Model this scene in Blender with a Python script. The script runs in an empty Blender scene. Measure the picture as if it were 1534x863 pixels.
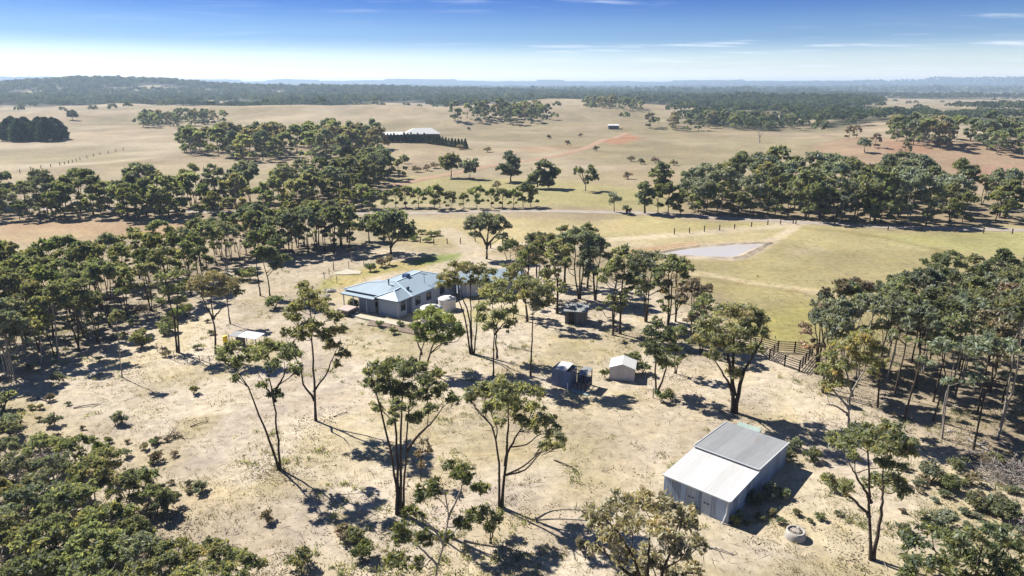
import bpy, math, random
import numpy as np
from mathutils import Vector

SC = bpy.context.scene
COL = SC.collection
RNG = np.random.default_rng(7)
random.seed(7)
R_ = math.radians

# ------------------------------------------------------------------ camera numbers (used to turn the survey of the photograph into ground points)
FPX, CX, CY, CAMH, HORY = 1023.0, 767.0, 431.5, 32.0, 130.0
PITCH = math.atan((CY - HORY) / FPX)
FW = np.array([0, math.cos(PITCH), -math.sin(PITCH)])
UP = np.array([0, math.sin(PITCH), math.cos(PITCH)])
RT = np.array([1.0, 0, 0])
EYE = np.array([0, 0, CAMH])


def ray(x, y):
    d = FW * FPX + RT * (x - CX) - UP * (y - CY)
    return d / np.linalg.norm(d)


# ------------------------------------------------------------------ noise and terrain
def _hash(i, j, s):
    n = (i * 374761393 + j * 668265263 + s * 974634777) & 0x7FFFFFFF
    n = ((n ^ (n >> 13)) * 1274126177) & 0x7FFFFFFF
    return ((n ^ (n >> 16)) & 0xFFFF) / 65535.0


def vnoise(x, y, s=0):
    x = np.asarray(x, float); y = np.asarray(y, float)
    i = np.floor(x).astype(np.int64); j = np.floor(y).astype(np.int64)
    fx = x - i; fy = y - j
    fx = fx * fx * (3 - 2 * fx); fy = fy * fy * (3 - 2 * fy)
    a = _hash(i, j, s); b = _hash(i + 1, j, s); c = _hash(i, j + 1, s); d = _hash(i + 1, j + 1, s)
    return (a * (1 - fx) + b * fx) * (1 - fy) + (c * (1 - fx) + d * fx) * fy


def fbm(x, y, s=0, o=4):
    v = 0; a = 0.5; f = 1.0
    for k in range(o):
        v = v + a * vnoise(x * f, y * f, s + k * 17); a *= 0.5; f *= 2.03
    return v / (1 - 0.5 ** o)


def sstep(a, b, x):
    t = np.clip((x - a) / (b - a), 0, 1)
    return t * t * (3 - 2 * t)


# knolls and rises: (bearing as photo x, distance, half width, half depth, height)
KNOLLS = [(935, 600, 70, 60, 6), (865, 820, 75, 60, 9), (940, 900, 70, 60, 9), (1000, 980, 90, 60, 5), (640, 760, 110, 60, 8),
          (480, 800, 140, 80, 7), (300, 820, 120, 90, 8), (820, 1050, 120, 80, 14), (1180, 1250, 170, 160, 6), (60, 700, 90, 70, 5),
          (195, 2150, 300, 420, 38), (480, 2300, 560, 400, 22), (-80, 2000, 400, 400, 18), (760, 2500, 520, 420, 6),
          (380, 720, 90, 55, 8), (560, 900, 120, 60, 8), (220, 950, 130, 70, 8), (1290, 330, 60, 50, 4), (1480, 360, 70, 50, 5), (1100, 400, 90, 60, 3.5), (600, 430, 90, 70, 4), (690, 640, 90, 40, 7)]


def terrain(x, y):
    x = np.asarray(x, float); y = np.asarray(y, float)
    r = np.hypot(x, y)
    h = (fbm(x * 0.035, y * 0.035, 3, 3) - 0.5) * 0.7 * sstep(25, 60, r)
    h = h + (fbm(x * 0.009, y * 0.009, 9, 3) - 0.5) * (7.0 * sstep(170, 420, r) + 5.0 * sstep(400, 700, r))
    for px, d, sx, sy, hh in KNOLLS:
        kx = (px - CX) / FPX * d
        h = h + hh * np.exp(-(((x - kx) / sx) ** 2 + ((y - d) / sy) ** 2))
    # far tablelands along the horizon
    th = np.arctan2(x, np.maximum(y, 1e-3)) * 57.3
    prof = 74 + 16 * (vnoise(th * 0.35 + 40, th * 0, 21) > 0.45) * 1.0 + 14 * fbm(th * 0.9 + 10, th * 0, 5, 3)
    prof = prof + 10 * np.exp(-((th + 8) / 9) ** 2)
    ridge = sstep(7000, 9000, r) * prof * sstep(-0.2, 0.3, y / np.maximum(r, 1))
    h = h + ridge + sstep(4200, 6200, r) * 24 * fbm(x * 0.0008, y * 0.0008, 31, 3) * sstep(13500, 9000, r)
    return h


_T = np.exp(np.linspace(math.log(20.0), math.log(13000.0), 900))


def at(x, y):
    """ground point seen at pixel (x, y) of the photograph"""
    d = ray(x, y)
    P = EYE + _T[:, None] * d
    g = P[:, 2] - terrain(P[:, 0], P[:, 1])
    k = np.nonzero(g < 0)[0]
    if len(k) == 0:
        return P[-1]
    k = k[0]
    if k == 0:
        t = _T[0]
    else:
        t = _T[k - 1] + (_T[k] - _T[k - 1]) * g[k - 1] / (g[k - 1] - g[k])
    p = EYE + t * d
    p[2] = float(terrain(p[0], p[1]))
    return p


def gz(x, y):
    return float(terrain(x, y))


def on_plane(x, y, Y):
    d = ray(x, y)
    return EYE + d * (Y / d[1])


# ------------------------------------------------------------------ object helpers
def tag(o, label=None, cat=None, group=None, kind=None):
    if label: o['label'] = label
    if cat: o['category'] = cat
    if group: o['group'] = group
    if kind: o['kind'] = kind
    return o


def empty(name, loc, rz=0.0):
    o = bpy.data.objects.new(name, None); COL.objects.link(o)
    o.location = loc; o.rotation_euler = (0, 0, rz); o.empty_display_size = 0.5
    return o


def np_mesh(name, V, F, tint=None, smooth=False, col=None):
    V = np.ascontiguousarray(V, dtype=np.float32); F = np.ascontiguousarray(F, dtype=np.int32)
    n = F.shape[1]
    me = bpy.data.meshes.new(name)
    me.vertices.add(len(V)); me.vertices.foreach_set('co', V.ravel())
    me.loops.add(F.size); me.loops.foreach_set('vertex_index', F.ravel())
    me.polygons.add(len(F)); me.polygons.foreach_set('loop_start', np.arange(0, F.size, n, dtype=np.int32))
    if smooth:
        me.polygons.foreach_set('use_smooth', np.ones(len(F), dtype=bool))
    me.update(calc_edges=True)
    if tint is not None:
        a = me.attributes.new('tint', 'FLOAT', 'POINT'); a.data.foreach_set('value', np.ascontiguousarray(tint, dtype=np.float32))
    if col is not None:
        a = me.attributes.new('soil', 'FLOAT_COLOR', 'POINT'); a.data.foreach_set('color', np.ascontiguousarray(col, dtype=np.float32).ravel())
    return me


def obj_of(name, me, mat, parent=None):
    o = bpy.data.objects.new(name, me); COL.objects.link(o)
    if mat is not None and len(me.materials) == 0: me.materials.append(mat)
    if parent is not None: o.parent = parent
    return o


class MB:
    def __init__(s): s.v = []; s.f = []; s.sm = False
    def poly(s, pts):
        b = len(s.v); s.v += [tuple(p) for p in pts]; s.f.append(tuple(range(b, b + len(pts)))); return s
    def hexa(s, a):   # 8 corners: bottom 4 ccw, top 4 ccw
        b = len(s.v); s.v += [tuple(p) for p in a]
        for q in ((3, 2, 1, 0), (4, 5, 6, 7), (0, 1, 5, 4), (1, 2, 6, 5), (2, 3, 7, 6), (3, 0, 4, 7)):
            s.f.append(tuple(b + i for i in q))
        return s
    def box(s, x0, x1, y0, y1, z0, z1):
        return s.hexa([(x0, y0, z0), (x1, y0, z0), (x1, y1, z0), (x0, y1, z0), (x0, y0, z1), (x1, y0, z1), (x1, y1, z1), (x0, y1, z1)])
    def slab(s, pts, t=0.06):    # a sheet with thickness, hanging down from pts
        b = len(s.v); n = len(pts)
        s.v += [tuple(p) for p in pts] + [(p[0], p[1], p[2] - t) for p in pts]
        s.f.append(tuple(range(b, b + n))); s.f.append(tuple(range(b + 2 * n - 1, b + n - 1, -1)))
        for i in range(n):
            j = (i + 1) % n; s.f.append((b + j, b + i, b + n + i, b + n + j))
        return s
    def bar(s, a, c, w, h=None):
        a = Vector(a); c = Vector(c); h = h or w
        d = (c - a).normalized(); r = Vector((0, 0, 1)) if abs(d.z) < 0.95 else Vector((0, 1, 0))
        e = d.cross(r).normalized() * w / 2; g = e.cross(d).normalized() * h / 2
        return s.hexa([a - e - g, a + e - g, a + e + g, a - e + g, c - e - g, c + e - g, c + e + g, c - e + g])
    def tube(s, pts, rad, k=8, cap=True):
        V, F = tube_np(np.array(pts, float), np.array(rad, float), k)
        b = len(s.v); s.v += [tuple(p) for p in V]; s.f += [tuple(b + i for i in q) for q in F]
        if cap:
            s.f.append(tuple(b + len(V) - k + i for i in range(k))); s.f.append(tuple(b + k - 1 - i for i in range(k)))
        return s
    def lathe(s, prof, k=28, c=(0, 0)):
        b = len(s.v)
        for r, z in prof:
            for i in range(k):
                t = 2 * math.pi * i / k; s.v.append((c[0] + r * math.cos(t), c[1] + r * math.sin(t), z))
        for j in range(len(prof) - 1):
            for i in range(k):
                i2 = (i + 1) % k; s.f.append((b + j * k + i, b + j * k + i2, b + (j + 1) * k + i2, b + (j + 1) * k + i))
        return s
    def build(s, name, mat, parent=None, smooth=False):
        me = bpy.data.meshes.new(name); me.from_pydata(s.v, [], s.f); me.update()
        if smooth:
            me.polygons.foreach_set('use_smooth', np.ones(len(me.polygons), dtype=bool))
        return obj_of(name, me, mat, parent)


def tube_np(P, R, k=6):
    n = len(P)
    T = np.gradient(P, axis=0); T /= np.maximum(np.linalg.norm(T, axis=1, keepdims=True), 1e-9)
    ref = np.where(np.abs(T[:, 2:3]) < 0.9, np.array([[0, 0, 1.0]]), np.array([[1.0, 0, 0]]))
    if np.abs(T[:, 2]).mean() > 0.6: ref = np.tile([[1.0, 0.05, 0]], (n, 1))
    else: ref = np.tile([[0, 0.05, 1.0]], (n, 1))
    A = np.cross(T, ref); A /= np.maximum(np.linalg.norm(A, axis=1, keepdims=True), 1e-9)
    B = np.cross(T, A)
    an = np.arange(k) * 2 * math.pi / k
    V = P[:, None, :] + R[:, None, None] * (A[:, None, :] * np.cos(an)[None, :, None] + B[:, None, :] * np.sin(an)[None, :, None])
    V = V.reshape(-1, 3)
    i = np.arange(k); j = (i + 1) % k
    F = np.concatenate([np.stack([s * k + i, s * k + j, (s + 1) * k + j, (s + 1) * k + i], 1) for s in range(n - 1)])
    return V, F


# ------------------------------------------------------------------ materials
def new_mat(name):
    m = bpy.data.materials.new(name); m.use_nodes = True
    nt = m.node_tree; nt.nodes.clear()
    out = nt.nodes.new('ShaderNodeOutputMaterial')
    return m, nt, out


def N(nt, t, **kw):
    n = nt.nodes.new(t)
    for k, v in kw.items():
        if k.startswith('i_'):
            n.inputs[k[2:].replace('_', ' ')].default_value = v
        else:
            setattr(n, k, v)
    return n


def ramp(nt, stops, interp='LINEAR'):
    r = nt.nodes.new('ShaderNodeValToRGB'); r.color_ramp.interpolation = interp
    e = r.color_ramp.elements
    e[0].position, e[0].color = stops[0][0], (*stops[0][1], 1)
    e[1].position, e[1].color = stops[-1][0], (*stops[-1][1], 1)
    for p, c in stops[1:-1]:
        q = e.new(p); q.color = (*c, 1)
    return r


def mixc(nt, fac, a, b, mode='MIX'):
    m = nt.nodes.new('ShaderNodeMix'); m.data_type = 'RGBA'; m.blend_type = mode
    for s, v in ((m.inputs[0], fac), (m.inputs[6], a), (m.inputs[7], b)):
        if hasattr(v, 'is_output'): nt.links.new(v, s)
        elif isinstance(v, (int, float)): s.default_value = v
        else: s.default_value = (*v, 1)
    return m.outputs[2]


def math_(nt, op, a, b=0.0, clamp=False):
    m = nt.nodes.new('ShaderNodeMath'); m.operation = op; m.use_clamp = clamp
    for s, v in ((m.inputs[0], a), (m.inputs[1], b)):
        if hasattr(v, 'is_output'): nt.links.new(v, s)
        else: s.default_value = v
    return m.outputs[0]


def maprange(nt, v, a, b, c=0.0, d=1.0):
    m = nt.nodes.new('ShaderNodeMapRange'); nt.links.new(v, m.inputs[0])
    for i, q in enumerate((a, b, c, d)): m.inputs[i + 1].default_value = q
    return m.outputs[0]


def noise(nt, vec, scale, detail=4, rough=0.55, dim='3D'):
    n = nt.nodes.new('ShaderNodeTexNoise'); n.noise_dimensions = dim
    n.inputs['Scale'].default_value = scale; n.inputs['Detail'].default_value = detail; n.inputs['Roughness'].default_value = rough
    if vec is not None: nt.links.new(vec, n.inputs['Vector'])
    return n.outputs['Fac']


def principled(nt, out, col, rough=0.7, spec=0.3, metal=0.0, bump=None, bstr=0.3, bdist=0.05):
    p = nt.nodes.new('ShaderNodeBsdfPrincipled')
    if hasattr(col, 'is_output'): nt.links.new(col, p.inputs['Base Color'])
    else: p.inputs['Base Color'].default_value = (*col, 1)
    if hasattr(rough, 'is_output'): nt.links.new(rough, p.inputs['Roughness'])
    else: p.inputs['Roughness'].default_value = rough
    p.inputs['Specular IOR Level'].default_value = spec; p.inputs['Metallic'].default_value = metal
    if bump is not None:
        b = nt.nodes.new('ShaderNodeBump'); b.inputs['Strength'].default_value = bstr; b.inputs['Distance'].default_value = bdist
        nt.links.new(bump, b.inputs['Height']); nt.links.new(b.outputs[0], p.inputs['Normal'])
    nt.links.new(p.outputs[0], out.inputs[0])
    return p


def mat_plain(name, col, rough=0.75, spec=0.25, var=0.18, scale=3.0, metal=0.0):
    m, nt, out = new_mat(name)
    tc = N(nt, 'ShaderNodeTexCoord').outputs['Object']
    f = noise(nt, tc, scale, 5)
    f2 = noise(nt, tc, scale * 7, 3)
    v = maprange(nt, f, 0.3, 0.7, 1 - var, 1 + var)
    v2 = maprange(nt, f2, 0.3, 0.7, 1 - var * .5, 1 + var * .5)
    c = mixc(nt, 1.0, mixc(nt, 1.0, col, v, 'MULTIPLY'), v2, 'MULTIPLY')
    principled(nt, out, c, rough, spec, metal, f2, 0.2, 0.02)
    return m


def mat_corrugated(name, col, rough=0.45, sheet=0.76, pitch=0.12, axis=0, sheetvar=0.25, rust=0.0, rustcol=(0.16, 0.07, 0.03), metal=0.0, streak=0.15, spec=0.4):
    """corrugated steel: ribs as bump, every sheet a little different, streaks running along the ribs"""
    m, nt, out = new_mat(name)
    tc = N(nt, 'ShaderNodeTexCoord').outputs['Object']
    sx = N(nt, 'ShaderNodeSeparateXYZ'); nt.links.new(tc, sx.inputs[0])
    a = sx.outputs[axis]
    wn = N(nt, 'ShaderNodeTexWhiteNoise', noise_dimensions='1D')
    nt.links.new(math_(nt, 'FLOOR', math_(nt, 'DIVIDE', a, sheet)), wn.inputs['W'])
    v = maprange(nt, wn.outputs['Value'], 0, 1, 1 - sheetvar, 1 + sheetvar)
    mp = N(nt, 'ShaderNodeMapping'); nt.links.new(tc, mp.inputs[0])
    sc = [0.5, 0.5, 0.5]; sc[axis] = 6.0
    mp.inputs['Scale'].default_value = sc
    st = noise(nt, mp.outputs[0], 1.2, 5)
    v2 = maprange(nt, st, 0.3, 0.7, 1 - streak, 1 + streak)
    c = mixc(nt, 1.0, mixc(nt, 1.0, col, v, 'MULTIPLY'), v2, 'MULTIPLY')
    if rust > 0:
        rf = maprange(nt, noise(nt, mp.outputs[0], 0.7, 6), 0.62 - rust * 0.25, 0.72, 0, 0.8)
        c = mixc(nt, rf, c, rustcol)
    rib = math_(nt, 'SINE', math_(nt, 'MULTIPLY', a, 2 * math.pi / pitch))
    principled(nt, out, c, rough, spec, metal, rib, 0.35, 0.02)
    return m


def mat_leaf(name, stops, trans=0.5, huevar=0.03, valvar=0.25, gloss=0.022):
    m, nt, out = new_mat(name)
    at_ = N(nt, 'ShaderNodeAttribute', attribute_name='tint')
    oi = N(nt, 'ShaderNodeObjectInfo')
    r = ramp(nt, stops); nt.links.new(at_.outputs['Fac'], r.inputs[0])
    hs = N(nt, 'ShaderNodeHueSaturation'); nt.links.new(r.outputs[0], hs.inputs['Color'])
    nt.links.new(maprange(nt, oi.outputs['Random'], 0, 1, 0.5 - huevar, 0.5 + huevar), hs.inputs['Hue'])
    rv = math_(nt, 'FRACT', math_(nt, 'MULTIPLY', oi.outputs['Random'], 17.31))
    nt.links.new(maprange(nt, rv, 0, 1, 1 - valvar, 1 + valvar), hs.inputs['Value'])
    d = N(nt, 'ShaderNodeBsdfDiffuse'); t = N(nt, 'ShaderNodeBsdfTranslucent'); g = N(nt, 'ShaderNodeBsdfGlossy')
    g.inputs['Roughness'].default_value = 0.55; g.inputs['Color'].default_value = (0.9, 0.95, 1, 1)
    nt.links.new(hs.outputs[0], d.inputs[0])
    tcol = mixc(nt, 1.0, hs.outputs[0], (1.7, 1.65, 0.8), 'MULTIPLY'); nt.links.new(tcol, t.inputs[0])
    mx = N(nt, 'ShaderNodeMixShader'); mx.inputs[0].default_value = trans
    nt.links.new(d.outputs[0], mx.inputs[1]); nt.links.new(t.outputs[0], mx.inputs[2])
    m2 = N(nt, 'ShaderNodeMixShader'); m2.inputs[0].default_value = gloss
    nt.links.new(mx.outputs[0], m2.inputs[1]); nt.links.new(g.outputs[0], m2.inputs[2])
    nt.links.new(m2.outputs[0], out.inputs[0])
    return m


def mat_bark(name, c1, c2, scale=2.0):
    m, nt, out = new_mat(name)
    tc = N(nt, 'ShaderNodeTexCoord').outputs['Object']
    mp = N(nt, 'ShaderNodeMapping'); nt.links.new(tc, mp.inputs[0]); mp.inputs['Scale'].default_value = (4, 4, 0.7)
    f = noise(nt, mp.outputs[0], scale, 5)
    oi = N(nt, 'ShaderNodeObjectInfo')
    r = ramp(nt, [(0.3, c1), (0.7, c2)]); nt.links.new(f, r.inputs[0])
    hs = N(nt, 'ShaderNodeHueSaturation'); nt.links.new(r.outputs[0], hs.inputs['Color'])
    nt.links.new(maprange(nt, oi.outputs['Random'], 0, 1, 0.7, 1.3), hs.inputs['Value'])
    principled(nt, out, hs.outputs[0], 0.9, 0.15, 0, f, 0.5, 0.03)
    return m
# ------------------------------------------------------------------ materials in use
OLIVE = [(0.0, (0.10, 0.122, 0.088)), (0.35, (0.175, 0.195, 0.128)), (0.65, (0.25, 0.262, 0.165)), (0.87, (0.31, 0.295, 0.175)), (1.0, (0.33, 0.28, 0.18))]
GREYG = [(0.0, (0.12, 0.145, 0.112)), (0.4, (0.195, 0.22, 0.168)), (0.75, (0.28, 0.292, 0.215)), (1.0, (0.33, 0.305, 0.21))]
OCHRE = [(0.0, (0.092, 0.114, 0.082)), (0.4, (0.178, 0.20, 0.125)), (0.7, (0.28, 0.268, 0.15)), (1.0, (0.36, 0.275, 0.16))]
BRIGHT = [(0.0, (0.079, 0.104, 0.054)), (0.5, (0.169, 0.201, 0.089)), (1.0, (0.304, 0.303, 0.132))]
BROWN = [(0.0, (0.148, 0.134, 0.102)), (0.5, (0.298, 0.256, 0.193)), (1.0, (0.494, 0.370, 0.278))]
DARKG = [(0.0, (0.029, 0.052, 0.030)), (0.6, (0.063, 0.096, 0.054)), (1.0, (0.105, 0.133, 0.071))]
M = {}
M['olive'] = mat_leaf('leaf_olive', OLIVE)
M['grey'] = mat_leaf('leaf_grey_green', GREYG, 0.32)
M['ochre'] = mat_leaf('leaf_ochre', OCHRE)
M['bright'] = mat_leaf('leaf_bright', BRIGHT, 0.42)
M['brown'] = mat_leaf('leaf_brown', BROWN, 0.3)
M['pine'] = mat_leaf('leaf_pine', DARKG, 0.15)
M['farleaf'] = mat_leaf('leaf_far', [(0.0, (0.043, 0.064, 0.040)), (0.6, (0.089, 0.114, 0.067)), (1.0, (0.149, 0.167, 0.095))], 0.25, 0.0, 0.0, 0.0)
M['straw'] = mat_leaf('leaf_straw', [(0.0, (0.09, 0.085, 0.035)), (0.35, (0.18, 0.155, 0.075)), (0.75, (0.29, 0.245, 0.14)), (1.0, (0.36, 0.31, 0.2))], 0.35, 0.0, 0.0)
M['litter'] = mat_leaf('dead_leaf', [(0.0, (0.05, 0.038, 0.028)), (0.5, (0.13, 0.10, 0.07)), (1.0, (0.27, 0.22, 0.17))], 0.1, 0.0, 0.0)
M['bark'] = mat_bark('bark_dark', (0.022, 0.016, 0.012), (0.1, 0.078, 0.062))
M['barkpale'] = mat_bark('bark_pale', (0.16, 0.135, 0.11), (0.42, 0.38, 0.33))
M['deadwood'] = mat_bark('dead_grey_wood', (0.13, 0.11, 0.1), (0.34, 0.31, 0.29))
M['roofblue'] = mat_corrugated('roof_blue', (0.275, 0.345, 0.395), 0.42, 0.76, 0.19, 0, 0.05, streak=0.06)
M['roofwhite'] = mat_corrugated('roof_white', (0.547, 0.547, 0.532), 0.45, 0.76, 0.19, 0, 0.05, streak=0.05)
M['wallhouse'] = mat_plain('render_wall', (0.3, 0.35, 0.43), 0.85, 0.2, 0.05, 1.0)
M['trimpale'] = mat_plain('trim_pale', (0.471, 0.486, 0.502), 0.6, 0.3, 0.05)
M['trimblue'] = mat_plain('trim_blue', (0.084, 0.122, 0.182), 0.5, 0.4, 0.06)
M['zinclight'] = mat_corrugated('zinc_light', (0.459, 0.453, 0.446), 0.5, 0.85, 0.17, 0, 0.07, streak=0.09, spec=0.5)
M['zincgrey'] = mat_corrugated('zinc_weathered', (0.228, 0.236, 0.243), 0.55, 0.85, 0.13, 0, 0.08, 0.12, (0.2, 0.16, 0.13), streak=0.08)
M['zincwall'] = mat_corrugated('zinc_wall', (0.25, 0.315, 0.42), 0.5, 0.76, 0.13, 0, 0.32, 0.04, streak=0.2)
M['zincside'] = mat_corrugated('zinc_wall_side', (0.25, 0.315, 0.42), 0.5, 0.76, 0.13, 1, 0.3, 0.06, streak=0.22)
M['zincdoor'] = mat_corrugated('zinc_door', (0.36, 0.41, 0.47), 0.5, 0.5, 0.1, 0, 0.1, streak=0.15)
M['bluewall'] = mat_corrugated('blue_steel_wall', (0.1, 0.145, 0.25), 0.5, 0.7, 0.16, 0, 0.16, 0.05, streak=0.15)
M['bluewallside'] = mat_corrugated('blue_steel_side', (0.1, 0.145, 0.25), 0.5, 0.7, 0.16, 1, 0.16, 0.05, streak=0.15)
M['creamwall'] = mat_corrugated('cream_steel_wall', (0.47, 0.435, 0.42), 0.5, 0.8, 0.16, 0, 0.06, streak=0.08)
M['creamside'] = mat_corrugated('cream_steel_side', (0.47, 0.435, 0.42), 0.5, 0.8, 0.16, 1, 0.06, streak=0.08)
M['darksteel'] = mat_corrugated('old_dark_steel', (0.09, 0.105, 0.115), 0.6, 0.8, 0.13, 0, 0.25, 0.5, streak=0.3)
M['greensteel'] = mat_corrugated('green_sheet', (0.274, 0.350, 0.319), 0.5, 0.8, 0.13, 0, 0.1, streak=0.15)
M['oldroof'] = mat_corrugated('old_roof_sheet', (0.22, 0.235, 0.24), 0.6, 0.8, 0.17, 0, 0.2, 0.4, streak=0.3)
M['timber'] = mat_bark('yard_timber', (0.03, 0.024, 0.022), (0.085, 0.07, 0.064))
M['palepost'] = mat_bark('grey_post', (0.14, 0.12, 0.1), (0.3, 0.27, 0.24))
M['concrete'] = mat_plain('concrete', (0.350, 0.334, 0.304), 0.9, 0.2, 0.22, 2.0)
M['slab'] = mat_plain('pale_slab', (0.395, 0.365, 0.289), 0.9, 0.2, 0.12, 1.5)
M['gravelbed'] = mat_plain('garden_bed_mulch', (0.182, 0.144, 0.114), 0.95, 0.1, 0.35, 3.0)
M['tank'] = mat_corrugated('tank_poly', (0.6, 0.58, 0.56), 0.55, 0.6, 0.2, 2, 0.05, streak=0.1)
M['darkmetal'] = mat_plain('dark_metal', (0.04, 0.045, 0.055), 0.5, 0.4, 0.1)
M['coolerblue'] = mat_plain('cooler_plastic', (0.07, 0.12, 0.25), 0.5, 0.4, 0.08)
M['canvas'] = mat_plain('pale_canvas', (0.426, 0.350, 0.319), 0.85, 0.1, 0.1, 1.2)
M['yellow'] = mat_plain('yellow_plastic', (0.75, 0.55, 0.03), 0.5, 0.4, 0.05)
M['rock'] = mat_plain('pale_rock', (0.319, 0.289, 0.251), 0.95, 0.15, 0.3, 1.5)
M['whitepaint'] = mat_plain('white_paint', (0.593, 0.585, 0.562), 0.55, 0.3, 0.04)
m, nt, out = new_mat('window_glass')
p = principled(nt, out, (0.02, 0.024, 0.03), 0.06, 0.6); M['glass'] = m
m, nt, out = new_mat('dam_water')
tc = N(nt, 'ShaderNodeTexCoord').outputs['Object']
w1 = noise(nt, tc, 0.9, 4)
p = principled(nt, out, mixc(nt, noise(nt, tc, 0.08, 3), (0.40, 0.37, 0.36), (0.46, 0.43, 0.41)), 0.2, 0.5, 0, w1, 0.08, 0.03); M['water'] = m


# ------------------------------------------------------------------ ground cover map (true soil and grass colours, by survey)
def seg_dist(X, Y, P):
    d = np.full(X.shape, 1e9)
    for (ax, ay), (bx, by) in zip(P[:-1], P[1:]):
        vx, vy = bx - ax, by - ay
        t = np.clip(((X - ax) * vx + (Y - ay) * vy) / max(vx * vx + vy * vy, 1e-9), 0, 1)
        d = np.minimum(d, np.hypot(X - ax - t * vx, Y - ay - t * vy))
    return d


def poly_sd(X, Y, P):
    """signed distance, positive inside"""
    ins = np.zeros(X.shape, bool); n = len(P)
    for i in range(n):
        (ax, ay), (bx, by) = P[i], P[(i + 1) % n]
        if ay != by:
            ins ^= ((ay > Y) != (by > Y)) & (X < (bx - ax) * (Y - ay) / (by - ay) + ax)
    d = seg_dist(X, Y, list(P) + [P[0]])
    return np.where(ins, d, -d)


def W2(pts): return [tuple(at(x, y)[:2]) for x, y in pts]


WOOD_R = W2([(1212, 560), (1245, 590), (1312, 618), (1410, 668), (1534, 708), (1640, 740), (1700, 560), (1580, 470), (1440, 482), (1340, 500), (1255, 525)])
WOOD_L = W2([(-90, 600), (0, 580), (90, 545), (170, 505), (230, 470), (300, 440), (335, 405), (398, 390), (345, 372), (250, 408), (150, 425), (0, 450), (-90, 455)])
BELT_L = W2([(-60, 328), (60, 332), (180, 331), (300, 326), (420, 322), (500, 316), (560, 292), (600, 268), (560, 252), (490, 284), (400, 300), (300, 304), (150, 305), (0, 306), (-60, 306)])
BELT_R = W2([(1020, 322), (1120, 325), (1230, 331), (1330, 338), (1440, 338), (1560, 330), (1500, 310), (1420, 298), (1330, 290), (1230, 285), (1120, 280), (1040, 292)])
ROW_ML = W2([(395, 392), (450, 385), (525, 378), (520, 360), (450, 362), (380, 372)])
COPSE_A = W2([(262, 234), (330, 238), (400, 246), (480, 248), (565, 242), (575, 222), (520, 215), (420, 216), (330, 220), (262, 226)])
COPSE_B = W2([(672, 184), (720, 188), (790, 189), (825, 180), (815, 170), (760, 172), (700, 174)])
COPSE_C = W2([(212, 190), (250, 193), (300, 188), (340, 184), (330, 178), (260, 182), (215, 184)])
COPSE_D = W2([(872, 160), (900, 162), (960, 168), (962, 163), (900, 156)])
COPSE_E = W2([(968, 196), (1060, 197), (1190, 194), (1195, 184), (1100, 184), (1000, 188), (970, 192)])
COPSE_F = W2([(1345, 218), (1420, 225), (1534, 236), (1600, 238), (1600, 215), (1500, 208), (1400, 206), (1330, 205)])
HOUSE_YARD = W2([(505, 440), (500, 465), (560, 490), (640, 508), (700, 480), (660, 440), (560, 420)])


def far_forest(X, Y):
    """0..1 how densely wooded the far country is"""
    px = CX + FPX * X / np.maximum(Y, 1.0)
    n = fbm(X * 0.006 + 11, Y * 0.003 + 5, 41, 4)
    n2 = fbm(X * 0.0012 + 3, Y * 0.0008 + 9, 57, 3)
    left = sstep(760, 690, px)
    L = left * sstep(1080, 1250, Y + (n - 0.5) * 900) * sstep(0.40, 0.47, n + sstep(1400, 2300, Y) * .24)
    midw = sstep(690, 760, px) * sstep(1060, 990, px)
    Mi = midw * sstep(1350, 1500, Y + (n - 0.5) * 900)
    right = sstep(985, 1060, px)
    near = np.interp(px, [960, 1250, 1400, 1600], [545, 560, 700, 760])
    band = right * sstep(near - 30, near + 30, Y + (n - 0.5) * 170) * sstep(980, 800, Y + (n - 0.5) * 420) * sstep(0.30, 0.4, fbm(X * .012, Y * .008, 47, 3))
    ridge = sstep(985, 1040, px) * sstep(1310, 1260, px) * sstep(950, 1050, Y) * sstep(1650, 1500, Y)
    far = sstep(1900, 2300, Y + (n - 0.5) * 900) * sstep(0.40, 0.48, n2 + sstep(2600, 4500, Y) * 0.25)
    return np.clip(np.maximum.reduce([L, Mi, band, ridge, far]), 0, 1) * (Y > 300)


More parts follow.
